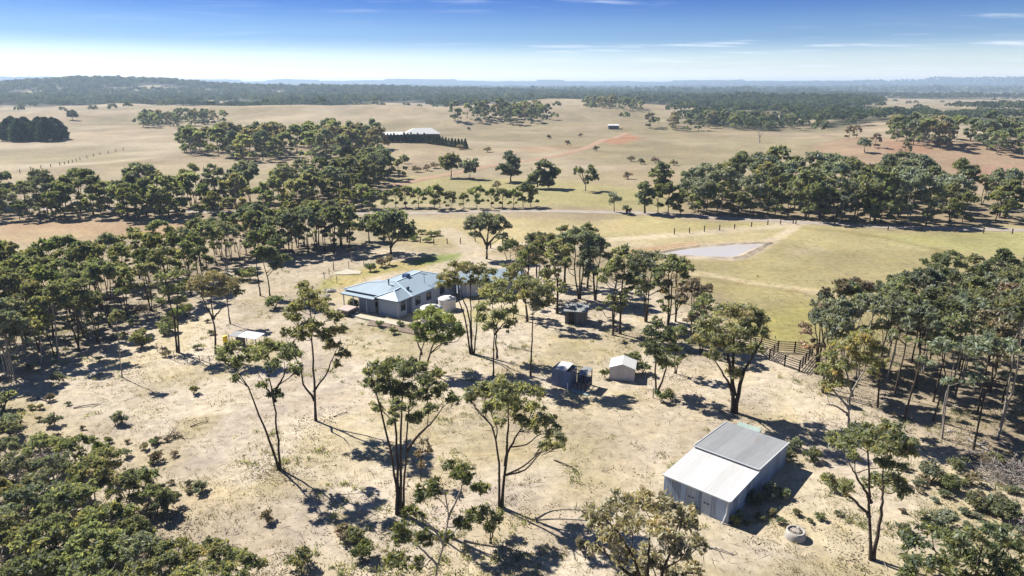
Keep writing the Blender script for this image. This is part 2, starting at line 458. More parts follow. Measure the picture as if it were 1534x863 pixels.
def soil_colour(X, Y):
    n1 = fbm(X * 0.06, Y * 0.06, 61, 4); n2 = fbm(X * 0.25, Y * 0.25, 71, 3); n3 = fbm(X * 0.012, Y * 0.012, 81, 4)
    wob = (n1 - 0.5) * 7 + (n2 - 0.5) * 2.4
    r = np.hypot(X, Y)
    C = np.empty(X.shape + (3,)); C[:] = (0.345, 0.276, 0.19)
    lit = np.full(X.shape, 0.15)

    def put(mask, col, l=None):
        nonlocal C, lit
        mk = np.clip(mask, 0, 1)
        C = C * (1 - mk[..., None]) + np.array(col) * mk[..., None]
        if l is not None: lit = lit * (1 - mk) + l * mk

    def area(pts, soft=3.0, w=1.0, world=False):
        P = pts if world else W2(pts)
        return sstep(-soft, soft, poly_sd(X, Y, P) + wob * w)

    def line(pts, half, soft=1.0, w=0.15):
        return 1 - sstep(half, half + soft, seg_dist(X, Y, W2(pts)) + wob * w)

    # dry hill paddocks: paler, pinker and greener drifts
    put(sstep(0.5, 0.7, n3) * 0.6, (0.385, 0.315, 0.215)); put(sstep(0.48, 0.3, n3) * 0.6, (0.285, 0.25, 0.14))
    put(sstep(0.5, 0.62, fbm(X * 0.03 + 19, Y * 0.011, 133, 4)) * 0.4, (0.28, 0.22, 0.15)); put(sstep(0.55, 0.66, fbm(X * 0.014 + 59, Y * 0.006, 143, 4)) * 0.5, (0.42, 0.36, 0.26))
    put(sstep(0.52, 0.6, fbm(X * 0.02 + 9, Y * 0.05, 99, 3)) * 0.35, (0.33, 0.26, 0.155))
    put(area([(-80, 268), (200, 240), (420, 215), (190, 213), (-80, 216)], 8) * 0.5, (0.46, 0.40, 0.29))
    put(area([(560, 305), (1000, 312), (1030, 290), (830, 270), (600, 265)], 6) * 0.75, (0.34, 0.31, 0.14))
    put(area([(470, 330), (700, 330), (960, 330), (1200, 333), (1130, 350), (830, 362), (620, 372), (560, 350)], 4) * 0.9, (0.42, 0.35, 0.19))
    put(area([(930, 325), (1190, 333), (1130, 350), (960, 350)], 4) * 0.7, (0.38, 0.33, 0.16))
    hf = fbm(X * 0.009, Y * 0.009, 9, 3); farw = sstep(190, 330, r)
    put(farw * sstep(0.47, 0.36, hf) * 0.65, (0.25, 0.215, 0.125)); put(farw * sstep(0.54, 0.66, hf) * 0.5, (0.40, 0.325, 0.225))
    # red country
    put(area([(-80, 338), (120, 330), (300, 332), (430, 326), (400, 345), (250, 352), (60, 362), (-80, 366)], 4) * 0.8, (0.36, 0.24, 0.145))
    put(area([(-80, 368), (60, 362), (160, 352), (100, 345), (-80, 350)], 3) * 0.5, (0.42, 0.33, 0.2))
    put(area([(1225, 215), (1300, 205), (1420, 214), (1600, 222), (1600, 285), (1480, 282), (1420, 262), (1370, 245), (1290, 248), (1205, 240)], 6) * 0.75, (0.35, 0.24, 0.165))
    put(area([(1325, 212), (1390, 214), (1395, 228), (1335, 232)], 4) * 0.9, (0.32, 0.19, 0.13))
    put(area([(1440, 250), (1560, 246), (1560, 276), (1460, 272)], 4) * 0.8, (0.37, 0.23, 0.17))
    put(area([(898, 213), (938, 199), (966, 209), (930, 217)], 4) * 0.9, (0.36, 0.19, 0.11))
    put(area([(770, 222), (850, 216), (880, 222), (800, 228)], 4) * 0.4, (0.33, 0.2, 0.12))
    put(area([(1040, 303), (1000, 300), (960, 285), (985, 275), (1040, 285)], 5) * 0.5, (0.45, 0.33, 0.22))
    # clearing round the sheds and the house: pale sandy soil under thin dry grass
    put(area([(-160, 900), (-160, 600), (0, 470), (240, 420), (420, 380), (560, 372), (690, 385), (860, 400), (1000, 440), (1090, 500), (1180, 530), (1260, 560), (1700, 760), (1700, 1000), (-160, 1400)], 4), (0.53, 0.455, 0.355), 0.55)
    near = sstep(150, 100, r)
    put(near * sstep(0.5, 0.68, fbm(X * 0.11 + 3, Y * 0.11, 17, 4)) * 0.55, (0.48, 0.405, 0.245))
    put(near * sstep(0.54, 0.7, fbm(X * 0.16 + 30, Y * 0.16, 27, 4)) * 0.55, (0.36, 0.30, 0.165))
    put(near * sstep(0.56, 0.72, fbm(X * 0.09 + 70, Y * 0.09, 37, 3)) * 0.5, (0.36, 0.30, 0.25))
    # green paddock with the dam
    put(area([(860, 350), (1000, 352), (1190, 336), (1330, 345), (1560, 338), (1760, 360), (1760, 620), (1400, 560), (1190, 528), (1130, 505), (1070, 450), (1010, 412), (920, 392)], 3), (0.35, 0.30, 0.158), 0.1)
    put(area([(1080, 470), (1200, 450), (1260, 470), (1230, 520), (1180, 522), (1110, 500)], 4) * 0.6, (0.33, 0.30, 0.09))
    put(area([(1290, 352), (1560, 345), (1700, 380), (1560, 385), (1420, 375)], 4) * 0.6, (0.35, 0.345, 0.14))
    put(area([(1060, 410), (1160, 415), (1230, 440), (1180, 470), (1060, 440)], 4) * 0.5, (0.37, 0.32, 0.15))
    put(area([(1176, 372), (1210, 369), (1246, 377), (1215, 383), (1182, 381)], 2.5) * 0.7, (0.47, 0.39, 0.27))
    put(area([(990, 352), (1130, 345), (1150, 360), (1060, 362), (980, 372), (900, 378), (880, 370)], 2) * 0.5, (0.43, 0.36, 0.22))
    # dam banks
    put(area([(955, 380), (1000, 371), (1060, 364), (1120, 362), (1165, 362), (1150, 374), (1105, 391), (1000, 388), (960, 386)], 1.2, 0.25), (0.47, 0.38, 0.26))
    put(area([(900, 378), (960, 370), (1040, 362), (1050, 366), (990, 376), (930, 384)], 1.2, 0.3) * 0.7, (0.46, 0.31, 0.2))
    # drains and worn lines in the paddock
    put(line([(1000, 408), (1060, 411), (1120, 424), (1190, 432), (1245, 440)], 0.8, 1.2, 0.25) * 0.75, (0.52, 0.43, 0.28))
    put(line([(1000, 414), (1060, 416), (1120, 428), (1190, 436)], 0.4, 0.9, 0.25) * 0.6, (0.25, 0.2, 0.09))
    put(line([(1200, 342), (1260, 346), (1310, 355), (1360, 366), (1410, 376)], 0.8, 1.6, 0.3) * 0.6, (0.26, 0.215, 0.09))
    put(line([(1310, 358), (1380, 373)], 0.8, 1.6, 0.3) * 0.6, (0.45, 0.41, 0.22))
    # tracks
    trk = (0.50, 0.42, 0.31)
    put(line([(655, 405), (690, 390), (712, 378), (700, 366), (670, 345)], 1.6, 1.5, 0.2) * 0.85, trk)
    put(line([(712, 378), (760, 366), (850, 362), (950, 357), (1040, 350), (1110, 343), (1160, 340), (1192, 334)], 1.5, 1.5, 0.2) * 0.8, trk)
    put(line([(1192, 340), (1165, 356), (1140, 366)], 1.0, 1.0, 0.1) * 0.8, trk)
    put(line([(800, 378), (860, 372), (960, 366)], 1.5, 2.5, 0.3) * 0.5, trk)
    put(line([(1192, 334), (1150, 330), (1080, 326), (1000, 322)], 2.5, 2.5, 0.3) * 0.7, (0.46, 0.39, 0.32))
    put(line([(420, 395), (470, 398), (520, 402)], 2.0, 3.0, 0.3) * 0.6, trk)
    put(line([(430, 440), (500, 405), (590, 388), (690, 380)], 3.0, 4.0, 0.5) * 0.5, (0.45, 0.38, 0.28))
    put(line([(1085, 560), (1010, 620), (980, 680), (960, 740)], 2.0, 3.0, 0.4) * 0.55, (0.5, 0.42, 0.29))
    for o_ in (-9, 9):
        put(line([(1085 + o_, 565), (1010 + o_, 625), (985 + o_, 690), (960 + o_ * 1.6, 745), (880 + o_ * 2, 840)], 0.22, 0.35, 0.03) * 0.8, (0.56, 0.49, 0.38))
        put(line([(60, 600 + o_ * .3), (250, 625 + o_ * .4), (420, 600 + o_ * .4), (560, 545 + o_ * .3), (690, 540 + o_ * .3)], 0.2, 0.4, 0.03) * 0.7, (0.56, 0.49, 0.38))
    put(line([(900, 760), (960, 640), (1010, 600)], 2.5, 3.5, 0.5) * 0.4, (0.47, 0.39, 0.29))
    # garden round the house
    put(area([(478, 432), (500, 412), (560, 396), (620, 388), (660, 391), (640, 402), (560, 414), (520, 430)], 1.5, 0.4) * 0.85, (0.43, 0.35, 0.14))
    put(area([(520, 414), (560, 404), (600, 398), (600, 404), (555, 412)], 1.0, 0.4) * 0.6, (0.28, 0.29, 0.09))
    put(area([(610, 392), (640, 382), (690, 380), (684, 389), (650, 396), (625, 398)], 1.0, 0.4) * 0.9, (0.22, 0.27, 0.075))
    put(area([(470, 440), (480, 420), (505, 418), (500, 440)], 1.0, 0.4) * 0.7, (0.3, 0.3, 0.1))
    put(area([(498, 446), (512, 468), (560, 484), (610, 492), (640, 502), (690, 470), (660, 440)], 1.0, 0.3) * 0.85, (0.50, 0.43, 0.29), 0.05)
    put(area([(560, 492), (640, 500), (660, 512), (600, 512)], 1.2, 0.4) * 0.5, (0.27, 0.25, 0.13))
    put(area([(700, 470), (770, 462), (790, 475), (720, 490)], 2, 0.6) * 0.6, (0.36, 0.33, 0.12))
    # grassy drifts
    put(area([(812, 500), (880, 505), (945, 530), (900, 540), (830, 520)], 3, 1.2) * 0.6, (0.42, 0.35, 0.17), 0.7)
    put(area([(860, 640), (930, 650), (900, 730), (840, 720)], 3, 1.2) * 0.6, (0.33, 0.28, 0.16), 0.9)
    put(area([(620, 610), (860, 600), (880, 680), (760, 700), (640, 690)], 3, 1.2) * 0.5, (0.36, 0.30, 0.18), 0.9)
    put(area([(1060, 700), (1090, 800), (1240, 840), (1300, 800), (1230, 760), (1190, 650)], 3, 1.2) * 0.3, (0.44, 0.38, 0.2))
    # darker brown-grey leaf litter under the woods
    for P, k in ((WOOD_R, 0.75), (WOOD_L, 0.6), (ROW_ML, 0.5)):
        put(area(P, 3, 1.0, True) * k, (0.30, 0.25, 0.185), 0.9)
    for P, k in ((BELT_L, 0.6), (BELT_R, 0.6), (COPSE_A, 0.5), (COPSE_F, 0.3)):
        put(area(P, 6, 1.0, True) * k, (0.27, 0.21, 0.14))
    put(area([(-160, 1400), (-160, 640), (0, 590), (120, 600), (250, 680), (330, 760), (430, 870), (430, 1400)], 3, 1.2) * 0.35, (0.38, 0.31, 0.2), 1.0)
    put(area([(1380, 690), (1534, 740), (1700, 800), (1700, 1100), (1330, 1000), (1350, 800)], 3, 1.2) * 0.4, (0.40, 0.34, 0.19), 1.0)
    # wooded country far off
    put(far_forest(X, Y) * 0.92, (0.085, 0.085, 0.05))
    put(sstep(5600, 7200, r) * 0.9, (0.06, 0.075, 0.05))
    mot = 0.86 + 0.28 * n2 * 1.0
    C *= (0.74 + 0.52 * n1)[..., None] * mot[..., None]
    return np.concatenate([np.clip(C * 0.74, 0.01, 0.8), lit[..., None]], -1)


def build_ground():
    a = np.concatenate([np.linspace(-180, -50, 40)[:-1], np.linspace(-50, 50, 760), np.linspace(50, 180, 40)[1:-1]])
    rr = np.concatenate([np.linspace(2, 24, 8)[:-1], np.exp(np.linspace(math.log(24), math.log(14000), 600))])
    A, Rr = np.meshgrid(np.radians(a), rr)
    X = Rr * np.sin(A); Y = Rr * np.cos(A)
    Z = terrain(X, Y)
    na = len(a); nr = len(rr)
    V = np.stack([X, Y, Z], -1).reshape(-1, 3)
    i, j = np.meshgrid(np.arange(nr - 1), np.arange(na), indexing='ij'); j2 = (j + 1) % na
    F = np.stack([i * na + j, (i + 1) * na + j, (i + 1) * na + j2, i * na + j2], -1).reshape(-1, 4)
    F = F[:, ::-1]
    V = np.concatenate([V, [[0, 0, gz(0, 0)]]])
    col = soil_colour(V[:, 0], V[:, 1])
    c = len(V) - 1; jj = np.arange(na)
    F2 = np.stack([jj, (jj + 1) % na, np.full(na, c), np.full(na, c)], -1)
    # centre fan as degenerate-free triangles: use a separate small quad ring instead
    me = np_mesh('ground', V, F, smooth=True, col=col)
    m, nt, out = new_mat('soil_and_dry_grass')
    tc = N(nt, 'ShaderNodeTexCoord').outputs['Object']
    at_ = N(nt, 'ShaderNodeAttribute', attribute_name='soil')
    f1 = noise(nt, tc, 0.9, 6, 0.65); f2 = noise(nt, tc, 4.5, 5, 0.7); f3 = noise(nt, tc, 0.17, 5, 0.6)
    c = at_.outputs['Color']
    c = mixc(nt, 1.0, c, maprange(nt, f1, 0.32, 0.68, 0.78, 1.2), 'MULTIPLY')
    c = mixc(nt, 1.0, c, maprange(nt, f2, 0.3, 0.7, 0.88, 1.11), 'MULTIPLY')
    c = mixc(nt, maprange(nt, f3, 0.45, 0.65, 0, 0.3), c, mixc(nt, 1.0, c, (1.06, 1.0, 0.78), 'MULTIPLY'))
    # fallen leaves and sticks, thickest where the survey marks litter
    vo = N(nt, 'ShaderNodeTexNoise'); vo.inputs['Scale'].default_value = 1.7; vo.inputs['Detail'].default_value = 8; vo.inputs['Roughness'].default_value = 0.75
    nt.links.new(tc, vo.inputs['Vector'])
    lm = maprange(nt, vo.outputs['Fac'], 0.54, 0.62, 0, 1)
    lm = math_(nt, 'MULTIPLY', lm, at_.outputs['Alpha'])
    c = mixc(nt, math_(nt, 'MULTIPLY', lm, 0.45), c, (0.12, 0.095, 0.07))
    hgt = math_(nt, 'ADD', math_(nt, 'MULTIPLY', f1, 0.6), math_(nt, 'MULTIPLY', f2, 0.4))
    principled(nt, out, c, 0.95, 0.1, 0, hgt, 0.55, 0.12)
    return tag(obj_of('ground', me, m), kind='structure')


def ribbon(name, pts, half, mat, lift, step=4.0):
    P = [at(x, y) for x, y in pts]
    q = []
    for a, b in zip(P[:-1], P[1:]):
        n = max(2, int(np.linalg.norm(b - a) / step))
        q += [a + (b - a) * t for t in np.linspace(0, 1, n, endpoint=False)]
    q.append(P[-1]); q = np.array(q)
    k = np.ones(9) / 9
    for c in range(2):
        q[:, c] = np.convolve(np.pad(q[:, c], 4, 'edge'), k, 'valid')
    T = np.gradient(q[:, :2], axis=0); T /= np.linalg.norm(T, axis=1, keepdims=True)
    L = np.stack([-T[:, 1], T[:, 0]], 1)
    rows = []
    for s in (-1, -0.5, 0, 0.5, 1):
        XY = q[:, :2] + L * half * s * (1 + 0.12 * (vnoise(np.arange(len(q)) * .3, 0 * q[:, 0], int(s * 2) + 7) - .5))[:, None]
        rows.append(np.column_stack([XY, terrain(XY[:, 0], XY[:, 1]) + lift * (1.0 if abs(s) < 1 else 0.3)]))
    V = np.concatenate(rows); n = len(q)
    i = np.arange(n - 1)
    F = np.concatenate([np.stack([s * n + i, s * n + i + 1, (s + 1) * n + i + 1, (s + 1) * n + i], 1) for s in range(4)])
    F = F[:, ::-1]
    return tag(obj_of(name, np_mesh(name, V, F, smooth=True), mat), kind='structure')


build_ground()
m_road = mat_plain('road_gravel', (0.30, 0.26, 0.22), 0.95, 0.1, 0.15, 0.4)
m_red = mat_plain('track_red_earth', (0.30, 0.205, 0.14), 0.95, 0.1, 0.15, 0.3)
ROAD_PX = [(-90, 311), (0, 312), (100, 314), (300, 317), (480, 321), (600, 320), (720, 318), (850, 315), (960, 319), (1100, 327), (1190, 332), (1300, 340), (1430, 343), (1640, 348)]
ribbon('road', ROAD_PX, 2.1, m_road, 0.12)
ribbon('dirt_track', [(570, 282), (625, 270), (690, 258), (745, 246), (800, 240), (850, 231), (895, 214), (938, 199)], 2.6, m_red, 0.15)

# dam
dp = [(990, 381), (1010, 377), (1030, 373.5), (1060, 370), (1100, 367), (1135, 365.5), (1150, 365.5), (1140, 369), (1122, 377), (1108, 384), (1095, 386.8), (1060, 386), (1020, 384)]
P = [at(x, y) for x, y in dp]; zw = sum(p[2] for p in P) / len(P) + 0.10
mb = MB(); mb.poly([(p[0], p[1], zw) for p in P][::-1])
o = mb.build('dam_water', M['water']); tag(o, kind='structure')
bv = o.data.polygons[0]
if bv.normal.z < 0: o.data.flip_normals()
bank = MB(); PB = np.array([(p[0], p[1]) for p in P]); cen = PB.mean(0); nb = len(P)
for i in range(nb):
    j = (i + 1) % nb
    ro, ri = [], []
    for q in (PB[i], PB[j]):
        d = (q - cen) / np.linalg.norm(q - cen)
        ri.append((q[0] - d[0] * .6, q[1] - d[1] * .6, zw - 0.05)); q1 = q + d * 0.7; q2 = q + d * 2.4
        ro.append(((q1[0], q1[1], zw + 0.3), (q2[0], q2[1], gz(*q2) - 0.1)))
    bank.poly([ri[0], ri[1], ro[1][0], ro[0][0]]); bank.poly([ro[0][0], ro[1][0], ro[1][1], ro[0][1]])
tag(bank.build('dam_bank', mat_plain('bank_earth', (0.36, 0.30, 0.22), 0.95, 0.1, 0.25, 0.6)), kind='structure')


# ------------------------------------------------------------------ sky, sun, air, camera
SUN_AZ, SUN_EL = math.atan2(-math.cos(R_(37)), math.sin(R_(37))), R_(45)   # from the left and behind the scene
W = bpy.data.worlds.new('World'); SC.world = W; W.use_nodes = True
nt = W.node_tree; nt.nodes.clear()
wo = nt.nodes.new('ShaderNodeOutputWorld'); bg = nt.nodes.new('ShaderNodeBackground')
sky = nt.nodes.new('ShaderNodeTexSky'); sky.sky_type = 'NISHITA'; sky.sun_disc = False
sky.sun_elevation = SUN_EL; sky.sun_rotation = SUN_AZ; sky.altitude = 600; sky.air_density = 1.0; sky.dust_density = 0.15; sky.ozone_density = 3.0
tcw = nt.nodes.new('ShaderNodeTexCoord').outputs['Generated']
sx = nt.nodes.new('ShaderNodeSeparateXYZ'); nt.links.new(tcw, sx.inputs[0])
zz = math_(nt, 'ADD', math_(nt, 'MAXIMUM', sx.outputs[2], 0.0), 0.035)
cx = math_(nt, 'DIVIDE', sx.outputs[0], zz); cy = math_(nt, 'DIVIDE', sx.outputs[1], zz)
cb = nt.nodes.new('ShaderNodeCombineXYZ'); nt.links.new(cx, cb.inputs[0]); nt.links.new(cy, cb.inputs[1])
mp = nt.nodes.new('ShaderNodeMapping'); nt.links.new(cb.outputs[0], mp.inputs[0])
mp.inputs['Rotation'].default_value = (0, 0, R_(-28)); mp.inputs['Scale'].default_value = (0.62, 1.35, 1); mp.inputs['Location'].default_value = (1.3, 0.4, 0)
c1 = noise(nt, mp.outputs[0], 1.0, 9, 0.62); c2 = noise(nt, mp.outputs[0], 0.33, 3, 0.5)
cl = math_(nt, 'MULTIPLY', maprange(nt, c1, 0.51, 0.72, 0, 0.9), maprange(nt, c2, 0.47, 0.60, 0, 1))
cl = math_(nt, 'MULTIPLY', cl, maprange(nt, sx.outputs[0], -0.25, 0.15, 0.12, 0.85), clamp=True)
hs = nt.nodes.new('ShaderNodeHueSaturation'); hs.inputs['Saturation'].default_value = 1.15; nt.links.new(sky.outputs[0], hs.inputs['Color'])
# thin milky air low down, deep clear blue above it
tr_ = ramp(nt, [(0.0, (2.3, 2.05, 1.95)), (0.03, (1.3, 1.25, 1.32)), (0.065, (0.42, 0.60, 0.94)), (0.118, (0.07, 0.30, 0.80)), (0.3, (0.38, 0.52, 0.82)), (1.0, (0.55, 0.62, 0.78))], 'EASE')
nt.links.new(maprange(nt, sx.outputs[2], 0.0, 1.0), tr_.inputs[0])
skc = mixc(nt, 1.0, hs.outputs[0], tr_.outputs[0], 'MULTIPLY')
nt.links.new(mixc(nt, cl, skc, (12, 12.4, 13)), bg.inputs['Color'])
bg.inputs['Strength'].default_value = 0.05
nt.links.new(bg.outputs[0], wo.inputs[0])

sd = bpy.data.lights.new('sun', 'SUN'); sd.energy = 5.0; sd.angle = R_(0.53); sd.color = (1.0, 0.95, 0.86)
so = bpy.data.objects.new('sun', sd); COL.objects.link(so)
dv = Vector((math.sin(SUN_AZ) * math.cos(SUN_EL), math.cos(SUN_AZ) * math.cos(SUN_EL), math.sin(SUN_EL)))
so.rotation_euler = dv.to_track_quat('Z', 'Y').to_euler(); so.location = (-60, 60, 90)

mb = MB(); mb.box(-15000, 15000, -15000, 15000, -25, 150)
hz = mb.build('haze', None)
hm = bpy.data.materials.new('haze_air'); hm.use_nodes = True; hnt = hm.node_tree; hnt.nodes.clear()
ho = hnt.nodes.new('ShaderNodeOutputMaterial'); hv = hnt.nodes.new('ShaderNodeVolumePrincipled')
hv.inputs['Color'].default_value = (0.56, 0.74, 1.0, 1); hv.inputs['Density'].default_value = 1.45e-4; hv.inputs['Anisotropy'].default_value = 0.2
hnt.links.new(hv.outputs[0], ho.inputs['Volume']); hz.data.materials.append(hm); tag(hz, kind='stuff')

cam = bpy.data.cameras.new('camera'); cam.sensor_width = 36; cam.lens = FPX / 1534 * 36; cam.clip_start = 0.5; cam.clip_end = 60000
co = bpy.data.objects.new('camera', cam); COL.objects.link(co); co.location = EYE; co.rotation_euler = (math.pi / 2 - PITCH, 0, 0)
SC.camera = co
SC.view_settings.view_transform = 'Standard'; SC.view_settings.look = 'None'; SC.view_settings.exposure = 1.08; SC.view_settings.gamma = 1; SC.view_settings.use_curve_mapping = False
SC.render.engine = 'CYCLES'; SC.cycles.use_denoising = True
SC.cycles.max_bounces = 6; SC.cycles.diffuse_bounces = 4; SC.cycles.transmission_bounces = 4; SC.cycles.volume_bounces = 1; SC.cycles.transparent_max_bounces = 8
try:
    SC.cycles.denoiser = 'OPENIMAGEDENOISE'
except Exception:
    pass
# ------------------------------------------------------------------ trees
def smooth_path(P, n=10):
    P = np.array(P, float)
    if len(P) < 3:
        return P[0] + (P[-1] - P[0]) * np.linspace(0, 1, n)[:, None]
    Q = np.vstack([2 * P[0] - P[1], P, 2 * P[-1] - P[-2]]); out = []
    for i in range(1, len(Q) - 2):
        for t in np.linspace(0, 1, max(3, n // (len(P) - 1)), endpoint=False):
            a, b, c, d = Q[i - 1], Q[i], Q[i + 1], Q[i + 2]
            out.append(0.5 * (2 * b + (c - a) * t + (2 * a - 5 * b + 4 * c - d) * t * t + (3 * b - a - 3 * c + d) * t ** 3))
    out.append(P[-1]); return np.array(out)


def leaves(rng, cen, rad, n, L, Wd, tint0, droop=0.6, fill=0.18):
    """n leaf sprays through one puff"""
    d = rng.normal(size=(n, 3)); d /= np.linalg.norm(d, axis=1, keepdims=True)
    d[:, 2] = np.where(d[:, 2] < -0.35, -d[:, 2] * 0.5, d[:, 2])
    r = np.where(rng.random(n) < fill, rng.random(n) ** 0.6, np.clip(np.abs(rng.normal(0.62, 0.36, n)), 0.05, 1.5))
    p = cen + d * r[:, None] * rad
    ax = rng.normal(size=(n, 3)) + d * 0.5; ax[:, 2] -= droop; ax /= np.linalg.norm(ax, axis=1, keepdims=True)
    s = np.cross(ax, rng.normal(size=(n, 3))); s /= np.maximum(np.linalg.norm(s, axis=1, keepdims=True), 1e-6)
    k = rng.uniform(0.7, 1.3, (n, 1))
    a = ax * L * 0.5 * k; b = s * Wd * 0.5 * k
    V = np.stack([p - a, p + b - a * 0.15, p + a, p - b - a * 0.15], 1)
    t = np.clip(tint0 + rng.normal(0, 0.12, n), 0, 1)
    return V, np.repeat(t, 4)


def tree_geo(seed, stems, clumps, L=0.40, Wd=0.13, dens=95, k=6, npuff=(12, 17), bare=0.0, puffr=(0.20, 0.36), maxb=99):
    """stems: [(points, r0, r1)], clumps: [(centre, radii, tint)] -> trunk mesh arrays, leaf arrays"""
    rng = np.random.default_rng(seed)
    TV, TF, LV, LT = [], [], [], []; nb = 0

    def add(P, R, kk=k):
        nonlocal nb
        V, F = tube_np(P, R, kk); TV.append(V); TF.append(F + nb); nb += len(V)
    pts, rads = [], []
    for P, r0, r1 in stems:
        Q = smooth_path(P, 14)
        w = np.linspace(0, 1, len(Q)); Q[1:-1] += rng.normal(0, 0.03, (len(Q) - 2, 3)) * [1, 1, 0.3]
        R = r0 + (r1 - r0) * w ** 0.85; R[0] *= 1.35
        Q[0, 2] -= 0.15
        add(Q, R); pts.append(Q[2:]); rads.append(R[2:])
    pts = np.vstack(pts); rads = np.concatenate(rads)
    zmin = pts[:, 2].min()
    for ci, (c, r, t0) in enumerate(clumps):
        c = np.array(c, float); r = np.array(r, float)
        dv = pts - c; dxy = np.hypot(dv[:, 0], dv[:, 1])
        cost = np.linalg.norm(dv, axis=1) + 3.0 * np.maximum(0, pts[:, 2] - (c[2] - 0.55 * dxy)) + 0.5 * np.maximum(0, c[2] - pts[:, 2] - 2.5 * dxy - 0.5)
        i = int(np.argmin(cost)); p = pts[i]; ln = np.linalg.norm(c - p)
        br = max(0.018, min(rads[i] * 0.75, 0.02 + 0.018 * ln))
        if ci < maxb and ln > 0.15:
            m1 = p + (c - p) * 0.4 + np.array([0, 0, -0.06 * ln]) + rng.normal(0, 0.06, 3) * ln
            m2 = p + (c - p) * 0.75 + rng.normal(0, 0.05, 3) * ln
            Q = smooth_path([p, m1, m2, c], 9); add(Q, np.linspace(br, br * 0.35, len(Q)), 5)
        nn = max(4, int(r[0] * r[1] * 4 * dens * 0.34))
        V, T = leaves(rng, c, r * 0.95, nn, L, Wd, t0, fill=.5); LV.append(V); LT.append(T)
        n = rng.integers(*npuff)
        for q in range(n):
            d = rng.normal(size=3); d[2] = abs(d[2]) * 1.0 - 0.45; d /= np.linalg.norm(d)
            pc = c + d * r * rng.uniform(0.4, 1.05)
            pr = r * rng.uniform(*puffr) * np.array([1.1, 1.1, 0.95])
            if ci < maxb:
                a0 = c + (p - c) * rng.uniform(0.0, 0.35)
                Q = smooth_path([a0, (a0 + pc) / 2 + rng.normal(0, 0.05, 3), pc], 5); add(Q, np.linspace(br * 0.4, 0.008, len(Q)), 3)
            if rng.random() < bare: continue
            area = pr[0] * pr[1] * 4
            nn = max(4, int(area * dens * rng.uniform(0.7, 1.2)))
            V, T = leaves(rng, pc, pr, nn, L, Wd, t0 + rng.normal(0, 0.16))
            LV.append(V); LT.append(T)
    LV = np.concatenate(LV).reshape(-1, 3); LT = np.concatenate(LT)
    LF = np.arange(len(LV)).reshape(-1, 4)
    return (np.vstack(TV), np.vstack(TF)), (LV, LF, LT)


def gum_form(rng, H, Wc, cb=0.5, nst=2, flat=0.0, ncl=12, rr=(0.2, 0.33), lean=0.0, thick=1.0, low=1):
    """random open gum: returns stems, clumps in local metres"""
    ncl = int(ncl * 1.4); stems = []; a0 = rng.uniform(0, 6.28); tops = []
    for i in range(nst):
        a = a0 + i * 2 * math.pi / nst + rng.normal(0, 0.3)
        s = Wc * (0.0 if nst == 1 else rng.uniform(0.25, 0.5))
        top = np.array([math.cos(a) * s, math.sin(a) * s, H * rng.uniform(0.78, 0.92)]) + np.array([lean * H, 0, 0])
        b = np.array([math.cos(a), math.sin(a), 0]) * (0.12 if nst > 1 else 0)
        mid = b + (top - b) * np.array([0.35, 0.35, 0.5]) + np.append(rng.normal(0, 0.02 * H, 2), 0)
        hi = b + (top - b) * np.array([0.7, 0.7, 0.78]) + np.append(rng.normal(0, 0.025 * H, 2), 0)
        r0 = (0.013 * H + 0.02) * thick * (1.0 if nst == 1 else 0.78)
        stems.append(([b, mid, hi, top], r0, 0.03)); tops.append(top)
    clumps = []
    for i in range(ncl):
        a = rng.uniform(0, 6.28) if i >= nst else None
        u = math.sqrt(rng.random()) * 0.85
        r = Wc * rng.uniform(*rr)
        if a is None:
            c = tops[i] + rng.normal(0, 0.1, 3); c[2] = min(c[2], H - r * 0.6)
        else:
            zt = H - r * 0.6 - (H * (1 - cb)) * (u ** 2) * rng.uniform(0.35, 0.95) * (1 - flat)
            if rng.random() < 0.22 * low: zt = H * cb + rng.uniform(0, 0.2) * H * (1 - cb); r *= 0.75
            c = np.array([math.cos(a) * u * Wc + lean * H, math.sin(a) * u * Wc, zt])
        clumps.append((c, (r, r, r * rng.uniform(0.7, 0.95)), rng.uniform(0.25, 0.6)))
    return stems, clumps


def tree_meshes(nm, geo, leafmat, barkmat):
    (tv, tf), (lv, lf, lt) = geo
    mt = np_mesh(nm + '_trunk', tv, tf, smooth=True); mt.materials.append(M[barkmat])
    ml = np_mesh(nm + '_crown', lv, lf, tint=lt); ml.materials.append(M[leafmat])
    return mt, ml


def plant(name, meshes, loc, rz=0.0, sc=1.0, label=None, cat='tree', group=None, sz=None, parts=('trunk', 'crown')):
    if cat == 'tree' and loc[1] < 140: TREE_POS.append((loc[0], loc[1]))
    o = empty(name, loc, rz); o.scale = (sc, sc, (sz or 1.0) * sc)
    for nm, me in zip(parts, meshes):
        c = bpy.data.objects.new(nm, me); COL.objects.link(c); c.parent = o
    return tag(o, label, cat, group)


TREE_N = 0
TREE_POS = []


